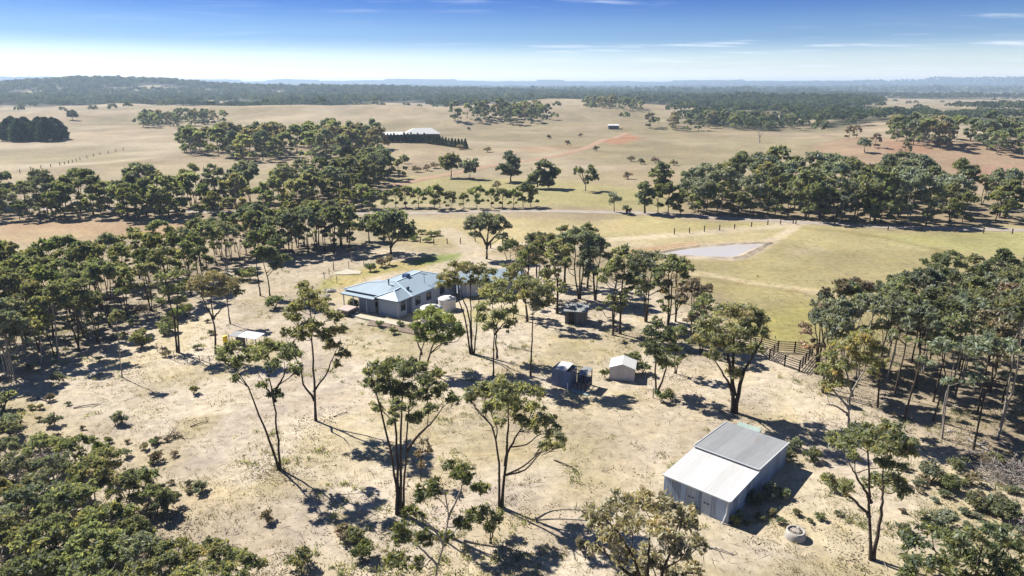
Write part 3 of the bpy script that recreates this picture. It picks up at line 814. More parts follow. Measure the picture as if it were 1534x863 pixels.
def hero(label, base, stems, clumps, leaf='olive', bark='bark', r=0.13, dens=92, L=0.42, Wd=0.14, tint=0.42, name='gum_tree', bare=0.0, deep=1.0, group=None):
    """a tree surveyed from the photograph: stems and leaf masses measured in the vertical plane through its foot, given depth of their own"""
    global TREE_N
    TREE_N += 1
    rng = np.random.default_rng(1000 + TREE_N)
    b = at(*base); Y = b[1]; k = np.hypot(Y, CAMH * 0.7) / FPX
    cxs = [c[0] for c in clumps]; halfw = (max(cxs) - min(cxs)) * 0.5 * k
    S = []
    for s in stems:
        P = [on_plane(x, y, Y) - b for x, y in s[:]]
        if np.linalg.norm(P[0]) < 0.9: P[0] = np.array([P[0][0], rng.uniform(-.1, .1), -0.05])
        ph = rng.uniform(-0.35, 0.35) * halfw * deep
        n = len(P)
        for i in range(1, n): P[i] = P[i] + np.array([0, ph * (i / (n - 1)), 0])
        S.append((P, r * rng.uniform(0.85, 1.1), 0.035))
    Cl = []
    for c in clumps:
        x, y, rx, ry = c[:4]; t = c[4] if len(c) > 4 else tint + rng.normal(0, 0.1)
        p0 = on_plane(x, y, Y)
        off = rng.uniform(-0.75, 0.75) * halfw * deep * 0.8
        p = EYE + (p0 - EYE) * (1 + off / Y)
        p = p - b
        Cl.append((p, (rx * k * 1.0, rx * k * 1.0, max(ry * k * 1.15, 0.72 * rx * k)), t))
    geo = tree_geo(2000 + TREE_N, S, Cl, L, Wd, dens, bare=bare)
    me = tree_meshes('surveyed_tree', geo, leaf, bark)
    return plant(name, me, b, 0, 1, label, 'tree', group)


# --- the trees that stand out one by one in the clearing
hero('twin-stemmed gum leaning over the bare clearing, stems forking at the base', (418, 703),
     [[(418, 703), (406, 658), (391, 618), (378, 575), (362, 548)], [(419, 703), (418, 658), (415, 615), (411, 575), (404, 540)], [(413, 600), (400, 585), (392, 572)], [(412, 585), (425, 565), (434, 545)]],
     [(340, 526, 20, 15), (352, 545, 15, 13), (330, 538, 8, 9), (390, 536, 18, 12, .7), (375, 528, 12, 9, .6), (434, 533, 18, 16), (444, 556, 11, 14), (400, 517, 14, 9, .6), (420, 522, 14, 11), (354, 568, 8, 8), (393, 577, 9, 7), (411, 592, 12, 8), (350, 515, 10, 7, .75), (408, 548, 12, 8)])
hero('single-stemmed gum with upswept side limbs, right behind the leaning twin-stemmed one', (473, 630),
     [[(473, 630), (471, 570), (468, 523), (467, 482), (464, 450)], [(471, 598), (455, 575), (450, 548), (441, 530)], [(470, 585), (488, 562), (497, 540), (505, 522)]],
     [(463, 443, 17, 11, .55), (445, 462, 14, 12), (478, 460, 20, 14, .6), (498, 476, 14, 12), (440, 478, 14, 13, .55), (466, 490, 19, 13), (508, 497, 12, 11, .6), (488, 505, 14, 10), (450, 503, 15, 11), (496, 520, 14, 10), (515, 532, 11, 10), (437, 527, 12, 14), (430, 500, 9, 8), (455, 428, 10, 7), (505, 548, 8, 8)])
hero('gum with four thin trunks fanning up from one foot in mid clearing', (598, 770),
     [[(595, 780), (593, 725), (585, 668), (570, 608), (562, 570), (556, 552)], [(597, 775), (594, 675), (588, 608), (585, 565)], [(600, 760), (600, 675), (601, 608), (604, 560)], [(603, 758), (607, 692), (612, 625), (617, 585)], [(610, 672), (630, 650), (648, 634), (662, 615)]],
     [(566, 557, 18, 12), (592, 549, 22, 11), (617, 556, 22, 13), (641, 572, 18, 13), (658, 588, 16, 12), (679, 600, 12, 11), (576, 580, 17, 13), (602, 585, 20, 14), (627, 596, 17, 13), (643, 614, 14, 10), (553, 576, 10, 12), (568, 612, 9, 9), (598, 612, 15, 10), (622, 627, 14, 9), (655, 560, 10, 8), (588, 632, 8, 6)])
hero('broad gum with a V of two trunks and lopsided crown drooping toward the iron shed', (749, 760),
     [[(748, 760), (747, 692), (740, 642), (728, 622), (712, 603)], [(752, 758), (758, 692), (768, 665), (778, 648), (792, 632)], [(757, 695), (761, 640), (762, 600)]],
     [(722, 590, 24, 16), (752, 582, 22, 13), (782, 588, 22, 14), (738, 610, 18, 13), (768, 612, 18, 14), (798, 610, 17, 13), (814, 632, 18, 14), (832, 650, 17, 14), (822, 668, 13, 11), (797, 638, 17, 13), (704, 598, 10, 10), (840, 668, 9, 10), (778, 630, 14, 9), (758, 598, 20, 12), (808, 588, 10, 9), (748, 632, 10, 8)])
hero('open-crowned gum with two bare trunks rising from one foot, beyond the concrete trough', (1307, 838),
     [[(1304, 836), (1305, 775), (1307, 735), (1308, 685), (1305, 655)], [(1309, 834), (1322, 775), (1327, 742), (1331, 710)], [(1305, 750), (1283, 716), (1265, 686)], [(1303, 772), (1270, 742), (1250, 722)]],
     [(1256, 664, 22, 14), (1299, 650, 25, 13), (1340, 655, 24, 13), (1315, 672, 25, 12), (1356, 677, 18, 12), (1335, 698, 18, 13), (1319, 724, 23, 11, .55), (1355, 737, 15, 11), (1268, 731, 14, 10), (1242, 718, 11, 10), (1280, 655, 16, 12), (1370, 665, 9, 10), (1345, 720, 14, 9, .55), (1278, 684, 10, 8), (1330, 640, 12, 8, .6)], tint=.5)
hero('stout dark multi-trunked gum with a wide dome, standing just behind the iron shed', (1098, 618),
     [[(1097, 618), (1096, 585), (1081, 557), (1064, 528)], [(1099, 618), (1098, 557), (1101, 515), (1096, 485)], [(1101, 618), (1111, 563), (1128, 530), (1140, 507)], [(1099, 590), (1092, 540), (1082, 505)]],
     [(1063, 490, 22, 15, .6), (1092, 470, 25, 13, .6), (1124, 474, 22, 13), (1140, 500, 15, 15), (1110, 498, 23, 15), (1080, 513, 23, 14, .6), (1050, 510, 16, 14, .6), (1130, 523, 15, 12), (1100, 562, 14, 14, .65), (1070, 535, 14, 10), (1104, 525, 15, 10), (1142, 482, 10, 10), (1045, 492, 10, 10)], r=0.24, dens=110)
hero('small dense gum with a narrow crown beside the cream shed and a yellow bush', (983, 589),
     [[(983, 589), (982, 563), (983, 528), (980, 505)], [(984, 585), (997, 557), (1000, 525)]],
     [(974, 500, 13, 13), (995, 505, 16, 14), (1010, 525, 12, 13), (980, 525, 15, 13), (1000, 545, 14, 10), (985, 486, 12, 9), (968, 518, 8, 9), (990, 540, 12, 9)], tint=.35)
hero('smooth white-limbed gum with a spreading yellow-green crown at the edge of the dense wood', (1271, 640),
     [[(1271, 640), (1273, 605), (1281, 583), (1298, 556), (1303, 535)], [(1273, 612), (1262, 600), (1250, 585), (1243, 568)], [(1277, 592), (1272, 565), (1268, 540)], [(1270, 620), (1248, 605), (1232, 600)]],
     [(1263, 520, 20, 12, .7), (1290, 512, 22, 11, .75), (1312, 524, 18, 12, .65), (1290, 538, 23, 11, .6), (1240, 556, 18, 12, .6), (1256, 575, 15, 10, .6), (1320, 546, 11, 10), (1238, 580, 12, 9), (1245, 535, 14, 10, .6), (1308, 558, 12, 9), (1262, 548, 12, 8)], bark='barkpale', leaf='ochre', tint=.6)
hero('dark gum with two close straight trunks midway between the house and the four-stemmed gum', (740, 562),
     [[(739, 563), (740, 497), (738, 455)], [(745, 535), (743, 497), (752, 455)], [(742, 500), (760, 478)]],
     [(735, 440, 20, 13), (760, 448, 15, 14), (724, 462, 14, 12), (750, 474, 18, 13), (735, 490, 14, 10), (765, 486, 11, 11), (745, 428, 15, 9, .6), (720, 480, 10, 9), (770, 465, 9, 10)])
hero('feathery gum with a sheaf of four slender bare trunks beside the water tanks', (708, 530),
     [[(705, 530), (697, 480), (687, 450), (674, 425)], [(707, 530), (705, 463), (704, 420)], [(710, 528), (716, 463), (720, 420)], [(708, 529), (702, 470), (692, 440), (690, 415)]],
     [(672, 413, 16, 10, .6), (694, 404, 17, 9, .65), (715, 407, 15, 10), (664, 428, 11, 9), (685, 424, 13, 9), (706, 424, 13, 9), (726, 424, 13, 10), (735, 409, 10, 9), (678, 398, 10, 7), (660, 416, 8, 7)], dens=75, L=.38, Wd=.15)
hero('gum with one thin dark pole trunk and small high crown, behind the blue shed', (795, 563),
     [[(795, 563), (797, 510), (798, 470), (800, 438)]],
     [(795, 428, 20, 12), (816, 438, 15, 14), (785, 444, 13, 11), (805, 455, 16, 9), (775, 430, 9, 9), (825, 452, 9, 9)])
hero('low leafy bright-green tree with short forked stems in front of the house tanks', (632, 556),
     [[(626, 556), (631, 525), (640, 503)], [(637, 556), (647, 522), (655, 500), (670, 488)], [(632, 530), (624, 510), (620, 495)]],
     [(640, 474, 19, 12), (664, 478, 18, 13), (681, 494, 15, 14), (624, 490, 13, 12), (650, 494, 18, 12), (668, 508, 13, 9), (690, 502, 8, 12), (632, 506, 12, 9), (655, 510, 12, 8)], leaf='bright', tint=.4, dens=120)
hero('tall wispy gum with paired pole trunks, lime-green bushes right behind it', (266, 528),
     [[(265, 528), (262, 480), (257, 453), (254, 425)], [(268, 528), (266, 480), (265, 445), (268, 420)]],
     [(245, 417, 13, 10), (265, 410, 13, 9, .6), (256, 437, 15, 10), (276, 428, 10, 10), (240, 453, 9, 8), (252, 490, 14, 10, .2), (270, 450, 9, 8)], dens=75)
hero('flat-topped gum with a clean trunk forking like a Y, above the small open shelter', (323, 531),
     [[(323, 531), (322, 497), (318, 473), (316, 445), (318, 428)], [(319, 478), (308, 462), (295, 440)], [(320, 476), (330, 465), (342, 450)]],
     [(298, 424, 16, 9, .6), (320, 417, 18, 8, .65), (342, 426, 15, 8, .6), (313, 438, 14, 7), (334, 440, 12, 7), (284, 430, 8, 7)], leaf='brown', tint=.5, dens=80)
hero('short gum leaning slightly beside the Y-forked flat-topped one, casting a shadow toward the shelter', (345, 485),
     [[(345, 485), (342, 465), (341, 448), (344, 432)]], [(345, 432, 14, 9), (358, 440, 10, 9), (334, 438, 9, 7), (350, 420, 9, 6)], tint=.35, r=.1)
hero('two-trunked gum with layered crown alone on the pale slope beside the garden', (398, 443),
     [[(405, 446), (402, 420), (396, 398), (392, 375)], [(390, 440), (386, 410), (384, 385)]],
     [(384, 358, 16, 11), (401, 349, 15, 10), (415, 363, 13, 10), (405, 384, 15, 11), (426, 389, 11, 8), (388, 380, 12, 9), (372, 368, 9, 8), (415, 400, 10, 7)], tint=.3, L=.5, Wd=.22)
hero('skinny sapling like a pole with a tufted top on open ground near the long wood', (182, 566),
     [[(182, 566), (178, 517), (174, 487), (175, 470)]], [(174, 472, 9, 8, .5), (181, 478, 6, 7), (168, 480, 5, 5)], r=.06, bark='barkpale')
hero('pale-trunked slim gum at the near corner of the long wood, long bare stem', (88, 538),
     [[(88, 538), (84, 497), (80, 463), (79, 440)]], [(78, 440, 14, 11), (92, 452, 11, 9), (66, 455, 10, 8), (84, 428, 12, 8)], r=.09, bark='barkpale')
hero('two crossing bare stems under one dark crown, near edge of the long wood', (119, 526),
     [[(120, 526), (112, 500), (102, 478), (100, 450)], [(117, 524), (118, 495), (116, 465), (118, 440)]], [(105, 440, 16, 13), (122, 430, 16, 13), (112, 455, 16, 11), (132, 448, 12, 11), (95, 455, 10, 9)], tint=.25)
hero('clump of three whitish stems leaning apart at the frame edge below the long wood', (13, 568),
     [[(8, 562), (3, 535), (-6, 505)], [(14, 568), (12, 535), (12, 500)], [(17, 568), (14, 530), (20, 505)]], [(0, 492, 16, 12), (18, 500, 12, 10), (-12, 505, 12, 10), (8, 478, 12, 9)], r=.07, bark='barkpale')
hero('sparse half-dead stem with a rusty broken top inside the long wood\'s near edge', (62, 545),
     [[(62, 545), (61, 515), (58, 495), (56, 480)]], [(52, 486, 9, 7, .6), (64, 492, 8, 7), (58, 500, 9, 6)], r=.06, bark='barkpale')
hero('spreading park-like gum with dense round crown above the green garden lawn', (585, 380),
     [[(585, 380), (585, 366), (578, 350), (570, 335)], [(585, 370), (590, 352), (596, 335)], [(586, 368), (600, 355), (608, 343)]],
     [(575, 325, 17, 9), (597, 326, 16, 10), (563, 337, 15, 9), (590, 340, 18, 10), (611, 342, 11, 9), (572, 350, 13, 7), (600, 354, 11, 7), (556, 345, 8, 7), (618, 350, 6, 8)], tint=.3, r=.26, L=.75, Wd=.36, dens=42)
hero('smaller brownish gum tucked beside the spreading park-like one above the garden', (553, 361),
     [[(553, 361), (552, 348), (551, 335)]], [(549, 333, 13, 8), (558, 340, 10, 8), (541, 341, 9, 7), (552, 326, 9, 6)], leaf='grey', tint=.45, r=.16, L=.7, Wd=.34, dens=42)
hero('umbrella-shaped gum with visible fanning limbs alone in the paddock behind the house', (729, 388),
     [[(729, 388), (729, 368), (722, 353), (708, 340)], [(729, 372), (731, 350), (732, 332)], [(729, 368), (742, 353), (752, 342)], [(728, 365), (718, 345), (720, 332)]],
     [(708, 332, 13, 7), (728, 326, 15, 7), (748, 333, 13, 7), (718, 340, 13, 7), (740, 344, 12, 7), (702, 342, 8, 6), (760, 340, 7, 6), (753, 356, 10, 5), (730, 336, 12, 6), (712, 352, 8, 4)], leaf='grey', tint=.45, r=.24, L=.7, Wd=.32, dens=45)

# mid distance solitary trees
hero('rounded dark gum beside the red dirt track, leftmost of the loose line of paddock trees', (676, 266), [[(676, 268), (676, 255), (675, 243)]],
     [(668, 243, 11, 8), (682, 242, 10, 8), (675, 235, 9, 5), (676, 250, 10, 6)], tint=.3, r=.3, L=1.2, Wd=.6, dens=17)
hero('lower rounded gum just past the dark one beside the red dirt track', (704, 268), [[(704, 268), (704, 255)], ], [(697, 248, 9, 7), (710, 247, 9, 6), (704, 255, 9, 6)], leaf='grey', tint=.35, r=.25, L=1.2, Wd=.6, dens=17)
hero('tall two-tiered gum in the paddock, highest of the loose line beyond the road', (765, 272), [[(765, 272), (765, 255), (762, 240)]],
     [(762, 236, 10, 8), (768, 250, 13, 8), (754, 252, 10, 7), (765, 259, 12, 6), (770, 240, 8, 6)], leaf='grey', tint=.4, r=.32, L=1.2, Wd=.6, dens=17)
hero('broad low gum with two joined crowns on the paddock beyond the road', (818, 282), [[(822, 280), (821, 262)], [(805, 280), (805, 265)]],
     [(815, 248, 12, 8), (830, 258, 9, 8), (806, 262, 12, 8), (820, 265, 13, 8), (798, 270, 9, 6), (818, 275, 11, 5)], tint=.28, r=.3, L=1.2, Wd=.6, dens=17)
hero('half-dead paddock gum, grey bare limbs on one side and dark foliage on the other', (877, 286), [[(877, 286), (878, 268), (884, 255)], [(876, 275), (868, 262), (862, 252)], [(875, 272), (872, 258), (870, 248)]],
     [(885, 258, 9, 7), (891, 267, 6, 7), (882, 268, 7, 6), (866, 256, 8, 6)], tint=.2, r=.24, bark='deadwood', L=1.1, Wd=.5, dens=15, bare=.25)
hero('tall dark gum with stacked crown at the near end of the belt beyond the road', (991, 296), [[(991, 296), (991, 275), (992, 255)]],
     [(992, 251, 10, 6), (985, 262, 11, 8), (999, 262, 9, 8), (990, 274, 11, 7), (1000, 276, 7, 6)], tint=.2, r=.34, L=1.1, Wd=.55, dens=18)
hero('dark upright gum on the road verge in front of the tall stacked one', (966, 320), [[(966, 320), (966, 300), (967, 285)]],
     [(965, 281, 10, 7), (973, 291, 9, 7), (961, 294, 9, 7), (967, 304, 10, 6)], tint=.18, r=.3, L=1.0, Wd=.5, dens=20)
hero('slight thin gum on the road verge standing by itself', (920, 318), [[(920, 318), (920, 302), (921, 292)]], [(918, 293, 8, 5), (926, 299, 6, 5), (915, 302, 5, 4)], leaf='grey', tint=.45, r=.12, L=.9, Wd=.4, dens=16)
hero('tiny dark bushy tree by the fence near the road bend', (938, 322), [[(938, 322), (938, 312)]], [(938, 312, 5, 4), (942, 316, 4, 4)], tint=.15, r=.12, L=.8, Wd=.4, dens=22)
hero('lone small round tree in the far field near the row of cypress', (606, 245), [[(606, 245), (606, 238)]], [(605, 236, 5, 4), (608, 239, 4, 3)], tint=.35, r=.15, L=1.1, Wd=.6, dens=18)
hero('round dark tree with a pool of shadow in the far field of the open hills', (109, 180), [[(109, 180), (109, 172)]], [(108, 171, 6, 4), (113, 174, 4, 3), (104, 174, 4, 3)], leaf='pine', tint=.6, r=.3, L=2, Wd=1, dens=8)
hero('lone red-soil tree, round and dark with a strong shadow on the bare red patch', (1295, 228), [[(1295, 228), (1295, 218)]], [(1291, 215, 7, 5), (1299, 215, 6, 5), (1295, 210, 6, 4)], leaf='grey', tint=.35, r=.25, L=1.3, Wd=.7, dens=14)


def dead_tree(label, base, stems, r=0.12, spread=0.6, n=9, name='dead_tree'):
    b = at(*base); Y = b[1]; rng = np.random.default_rng(int(base[0]) + 5)
    TV, TF, nb = [], [], 0
    for s in stems:
        P = smooth_path([on_plane(x, y, Y) - b + np.array([0, rng.normal(0, .15) * i, 0]) for i, (x, y) in enumerate(s)], 10)
        V, F = tube_np(P, np.linspace(r, r * .25, len(P)), 6); TV.append(V); TF.append(F + nb); nb += len(V)
        H = np.linalg.norm(P[-1] - P[0])
        for q in range(n):
            i = rng.integers(len(P) // 3, len(P)); d = rng.normal(size=3); d[2] = abs(d[2]) + .3; d /= np.linalg.norm(d)
            Q = smooth_path([P[i], P[i] + d * H * .12, P[i] + d * H * .26 * spread + rng.normal(0, .05, 3) * H], 5)
            V, F = tube_np(Q, np.linspace(r * .35, .012, len(Q)), 4); TV.append(V); TF.append(F + nb); nb += len(V)
    o = obj_of(name, np_mesh(name, np.vstack(TV), np.vstack(TF), smooth=True), M['deadwood']); o.location = b
    return tag(o, label, 'tree')


dead_tree('leafless silver dead tree standing alone on the far pale field', (1138, 214), [[(1138, 214), (1138, 205), (1136, 196)], [(1138, 206), (1142, 199)]], .3, 1.2)
# ------------------------------------------------------------------ woods and belts: a few forms of each kind, every tree an object
def make_forms(n, seed, H, Wc, leafs, barks, L, Wd, dens, **kw):
    out = []
    for i in range(n):
        rng = np.random.default_rng(seed + i)
        k2 = {k: (v[i % len(v)] if isinstance(v, list) else v) for k, v in kw.items()}
        st, cl = gum_form(rng, H * rng.uniform(.92, 1.08), Wc * rng.uniform(.85, 1.15), **k2)
        g = tree_geo(seed + 50 + i, st, cl, L, Wd, dens)
        out.append(tree_meshes('wood_form', g, leafs[i % len(leafs)], barks[i % len(barks)]))
    return out


def inside(P, x, y):
    ins = False; n = len(P)
    for i in range(n):
        (ax, ay), (bx, by) = P[i], P[(i + 1) % n]
        if (ay > y) != (by > y) and x < (bx - ax) * (y - ay) / (by - ay) + ax: ins = not ins
    return ins


def edge_dist(P, x, y):
    return float(seg_dist(np.array([x]), np.array([y]), list(P) + [P[0]])[0])


def scatter(P, n, dmin, rng, keep=None, grow=None):
    xs = [p[0] for p in P]; ys = [p[1] for p in P]; pts = []; tries = 0
    while len(pts) < n and tries < 40000:
        tries += 1
        x = rng.uniform(min(xs), max(xs)); y = rng.uniform(min(ys), max(ys))
        if not inside(P, x, y): continue
        if keep and not keep(x, y): continue
        dm = dmin * (0.75 + 0.5 * rng.random())
        if all((x - a) ** 2 + (y - b) ** 2 > dm * dm for a, b in pts): pts.append((x, y))
    return pts


ORD = ['first', 'second', 'third', 'fourth', 'fifth', 'sixth', 'seventh', 'eighth', 'ninth', 'tenth', 'eleventh', 'twelfth', 'thirteenth', 'fourteenth', 'fifteenth',
       'sixteenth', 'seventeenth', 'eighteenth', 'nineteenth', 'twentieth']


def px_of(x, y, z=0.0):
    v = np.array([x, y, z]) - EYE
    return CX + FPX * (v @ RT) / (v @ FW), CY - FPX * (v @ UP) / (v @ FW)


def in_frame(x, y, h, w):
    a = px_of(x, y, gz(x, y)); b = px_of(x, y, gz(x, y) + h)
    m = w * FPX / max(y, 1)
    return -m < a[0] < 1534 + m and a[1] > -20 and b[1] < 863


def wood(pts, forms, rng, front, n_front, where_front, where_in, group, hsc=(0.85, 1.12), looks=None, name='gum_tree', H=12, back=1.0, yr=(60, 105)):
    """front: sort key; trees on the near edge are named by their order along it, those deep inside alike"""
    pts = [p for p in pts if in_frame(p[0], p[1], H, 3)]
    fr = sorted(sorted(pts, key=front)[:n_front], key=lambda p: px_of(*p)[0])
    for p in pts:
        k = int(rng.integers(len(forms))); s = rng.uniform(*hsc) * float(np.interp(p[1], yr, (1.0, back)))
        if p in fr:
            lab, g = f"{where_front}, {ORD[fr.index(p)]} trunk from the left", group + ' edge'
        else:
            lk = looks[k % len(looks)]
            lab = f"{lk} {where_in}"; g = group + ' ' + lk.split()[0]
        plant(name, forms[k], (p[0], p[1], gz(*p)), rng.uniform(0, 6.28), s, lab, 'tree', g, sz=rng.uniform(.92, 1.1))


rw = np.random.default_rng(31)
forms_r = make_forms(7, 300, 12.3, 2.45, ['olive', 'grey', 'olive', 'grey', 'brown', 'olive', 'grey'], ['bark', 'bark', 'barkpale', 'bark'], .48, .18, 52, cb=.55, nst=[1, 1, 2, 1, 1, 1, 2], ncl=[12, 13, 15, 12, 13, 11, 15], thick=.62, low=.8)
pr = scatter(WOOD_R, 90, 3.0, rw)
wood(pr, forms_r, rw, lambda p: p[1] + 0.55 * (p[0] - 34), 16, 'slender gum edging the dense wood past the shed', 'crowded inside the dense wood past the shed', 'dense wood past the shed', (.86, 1.08),
     ['olive gum', 'grey-green gum', 'pale-barked olive gum', 'dusty gum', 'brownish gum', 'narrow olive gum', 'bushy grey-green gum'], H=13, back=.70)

rw = np.random.default_rng(37)
forms_l = make_forms(7, 400, 10.6, 2.75, ['olive', 'ochre', 'olive', 'grey', 'olive', 'bright', 'ochre'], ['bark', 'bark', 'bark', 'barkpale'], .55, .21, 42, cb=.45, nst=[1, 2, 1, 2, 3, 1, 2], ncl=[14, 16, 13, 16, 17, 13, 15], thick=.85, low=1.0)
pl = scatter(WOOD_L, 88, 3.3, rw)
wood(pl, forms_l, rw, lambda p: p[1] - 0.75 * (p[0] + 40), 14, 'gum edging the long wood toward the clearing', 'packed inside the long wood', 'long wood', (.72, 1.0),
     ['olive gum', 'ochre-tinted gum', 'narrow olive gum', 'grey-green gum', 'bushy olive gum', 'light green gum', 'rusty-tipped gum'], H=11, back=.88, yr=(80, 130))

# row of gums at the far end of the clearing, above the house
rw = np.random.default_rng(41)
forms_m = make_forms(5, 500, 10.5, 2.9, ['olive', 'grey', 'olive', 'ochre', 'grey'], ['bark'], .72, .34, 34, cb=.3, nst=[1, 2, 1, 2, 1], ncl=[15, 17, 15, 16, 14], low=1.0)
pm = scatter(ROW_ML, 24, 3.4, rw)
wood(pm, forms_m, rw, lambda p: p[1], 10, 'gum fronting the shady row above the house', 'further back in the shady row above the house', 'shady row above the house', (.75, .98),
     ['olive gum', 'grey-green gum', 'narrow olive gum', 'rusty-tipped gum', 'dusty gum'], H=10)

# cluster between the house and the dam (feet surveyed one by one)
forms_c = make_forms(6, 600, 11.5, 3.1, ['olive', 'olive', 'grey', 'ochre', 'olive', 'brown'], ['bark'], .52, .19, 50, cb=.32, nst=[2, 1, 3, 2, 2, 3], ncl=[17, 15, 19, 17, 16, 17], low=1.1)
cluster = [((835, 470), 1.02, 0, 'tall dark gum behind the old dark shed, crown over its roof'), ((868, 448), 1.06, 2, 'tallest gum of the cluster between house and dam'), ((790, 482), .92, 1, 'gum in the cluster nearest the house garage, straight trunk'),
           ((818, 445), .95, 4, 'gum in the middle of the cluster behind the house, dark rounded crown'), ((846, 425), .92, 0, 'gum at the paddock side of the cluster, crown rising over the dam track'), ((762, 425), .72, 3, 'rust-tinted gum leaning over the garage roof'),
           ((785, 452), .85, 5, 'brownish gum between the garage and the cluster'), ((892, 450), .92, 2, 'bushy dark gum at the outer side of the cluster by the old shed'), ((880, 432), .9, 1, 'gum at the back of the cluster toward the dam'),
           ((805, 425), .85, 2, 'grey-green gum at the back of the cluster beside the driveway'), ((770, 470), .7, 4, 'short dark gum at the front of the cluster beside the garage'),
           ((918, 502), .95, 0, 'left one of two close bare-trunked gums right of the old dark shed'), ((929, 500), 1.0, 1, 'right one of two close bare-trunked gums right of the old dark shed'),
           ((968, 482), .98, 2, 'vase-shaped gum with many grey limbs overlooking the drain line'), ((1000, 500), 1.0, 0, 'gum with a tall clean trunk in the group above the small narrow-crowned one'), ((1012, 482), .88, 3, 'ochre-crowned gum in the group beside the stout shed tree'),
           ((1035, 512), .8, 5, 'brownish gum low in the group behind the stout shed tree'), ((1050, 530), .72, 4, 'short gum merging into the stout tree behind the shed'),
           ((1012, 560), .55, 4, 'low bushy gum behind the cream shed tree')]
rw = np.random.default_rng(43)
for (px, py), s, k, lab in cluster:
    b = at(px, py); plant('gum_tree', forms_c[k], b, rw.uniform(0, 6.28), s, lab, 'tree', 'cluster between house and dam')
forms_e = make_forms(3, 650, 10.5, 3.0, ['grey', 'olive', 'brown'], ['bark', 'barkpale'], .55, .22, 50, cb=.3, nst=[3, 2, 4], ncl=[13, 11, 12], low=1.2)
for (px, py), s, k, lab in [((1233, 588), .95, 0, 'bushy grey gum at the stockyard corner of the dense wood'), ((1222, 560), .85, 2, 'thin brownish gum leaning over the stockyard rails'), ((1262, 548), 1.05, 1, 'dark gum behind the white-limbed one')]:
    plant('gum_tree', forms_e[k], at(px, py), rw.uniform(0, 6), s, lab, 'tree', 'dense wood corner')
# domed trees at the paddock side of the dense wood
forms_d = make_forms(3, 680, 9.5, 4.2, ['olive', 'bright', 'grey'], ['bark'], .65, .3, 45, cb=.25, nst=2, ncl=[16, 15, 14], low=1.0)
for (px, py), s, k, lab in [((1420, 470), 1.0, 2, 'round grey-crowned tree at the paddock corner of the dense wood'), ((1478, 475), 1.0, 1, 'green domed tree on the paddock side of the dense wood'), ((1525, 470), 1.1, 0, 'olive domed tree on the paddock side of the dense wood, at the frame edge'),
                            ((1385, 500), .8, 0, 'low olive tree at the paddock side of the dense wood'), ((1330, 490), .85, 2, 'low grey-green tree by the paddock drain at the wood\'s edge')]:
    plant('gum_tree', forms_d[k], at(px, py), rw.uniform(0, 6), s * .74, lab, 'tree', 'paddock side of the dense wood')

# belts along the road
rw = np.random.default_rng(47)
forms_b = make_forms(6, 700, 12.0, 4.3, ['olive', 'grey', 'grey', 'olive', 'grey', 'ochre'], ['bark', 'barkpale', 'barkpale'], .9, .4, 19, cb=.16, nst=[2, 1, 2, 3, 2, 1], ncl=[16, 14, 17, 16, 14, 14], low=1.2)
pb = scatter(BELT_L, 50, 5.0, rw)
wood(pb, forms_b, rw, lambda p: p[1], 14, 'shadowed gum on the road side of the long belt', 'inside the long belt beyond the wood', 'long roadside belt', (.7, 1.0),
     ['olive gum', 'grey-green gum', 'pale-barked gum', 'wide olive gum', 'brownish gum', 'upright olive gum'], H=12)
rw = np.random.default_rng(53)
pb = scatter(BELT_R, 42, 6.8, rw)
wood(pb, forms_b, rw, lambda p: p[1], 12, 'gum roadside of the belt above the dam', 'inside the belt above the dam', 'belt above the dam', (.8, 1.12),
     ['olive gum', 'grey-green gum', 'pale-barked gum', 'wide olive gum', 'brownish gum', 'upright olive gum'], H=13)
for (px, py), s, k, lab in [((1160, 296), 1.25, 3, 'tallest gum of the belt above the dam'), ((1032, 305), .9, 2, 'gum at the open end of the belt above the dam'), ((1326, 292), 1.05, 0, 'round dark gum standing proud behind the belt above the dam'), ((515, 268), 1.2, 1, 'large grey-green gum at the far end of the long belt'), ((575, 270), .85, 1, 'grey-green gum closing the end of the long belt')]:
    plant('gum_tree', forms_b[k], at(px, py), rw.uniform(0, 6), s, lab, 'tree', 'belt trees')

# bright wattles lining the road
rw = np.random.default_rng(59)
forms_w = make_forms(4, 760, 5.6, 2.4, ['bright', 'olive', 'bright', 'olive'], ['bark'], .7, .34, 40, cb=.2, nst=[1, 2, 1, 1], ncl=[13, 14, 12, 12], low=.9)
for i, px in enumerate([528, 545, 562, 578, 594, 610, 626, 648, 662, 676, 697, 716, 736, 752, 768, 782, 797]):
    plant('wattle_tree', forms_w[i % 4], at(px + rw.uniform(-3, 3), 313 - 0.0 * px + rw.uniform(-3, 2)), rw.uniform(0, 6), rw.uniform(.75, 1.15), f'small wattle in the neat roadside row, {ORD[i]} from the end near the long belt', 'tree', 'wattles lining the road by the paddock')
for i, px in enumerate([985, 1003, 1020, 1042, 1060, 1078, 1096, 1112, 1128, 1146, 1162, 1178, 1215, 1230, 1248, 1264, 1282, 1300, 1318, 1340]):
    yy = np.interp(px, [985, 1190, 1340], [323, 328, 337])
    plant('wattle_tree', forms_w[(i * 3) % 4], at(px + rw.uniform(-4, 4), yy - rw.uniform(2, 6)), rw.uniform(0, 6), rw.uniform(.85, 1.4), f'bright wattle lining the road under the belt above the dam, {ORD[i]} from the left', 'tree', 'wattles under the belt above the dam')
for i, px in enumerate([5, 35, 62, 90, 118, 146, 175, 205, 235, 265, 295, 325, 352, 380, 408, 436, 462, 485, 506, 520]):
    plant('wattle_tree', forms_w[(i * 5 + 1) % 4], at(px + rw.uniform(-8, 8), 325 + rw.uniform(-3, 6)), rw.uniform(0, 6), rw.uniform(.7, 1.2), f'low dark wattle at the shaded foot of the long belt, {ORD[i]} from the left', 'tree', 'wattles at the foot of the long belt')

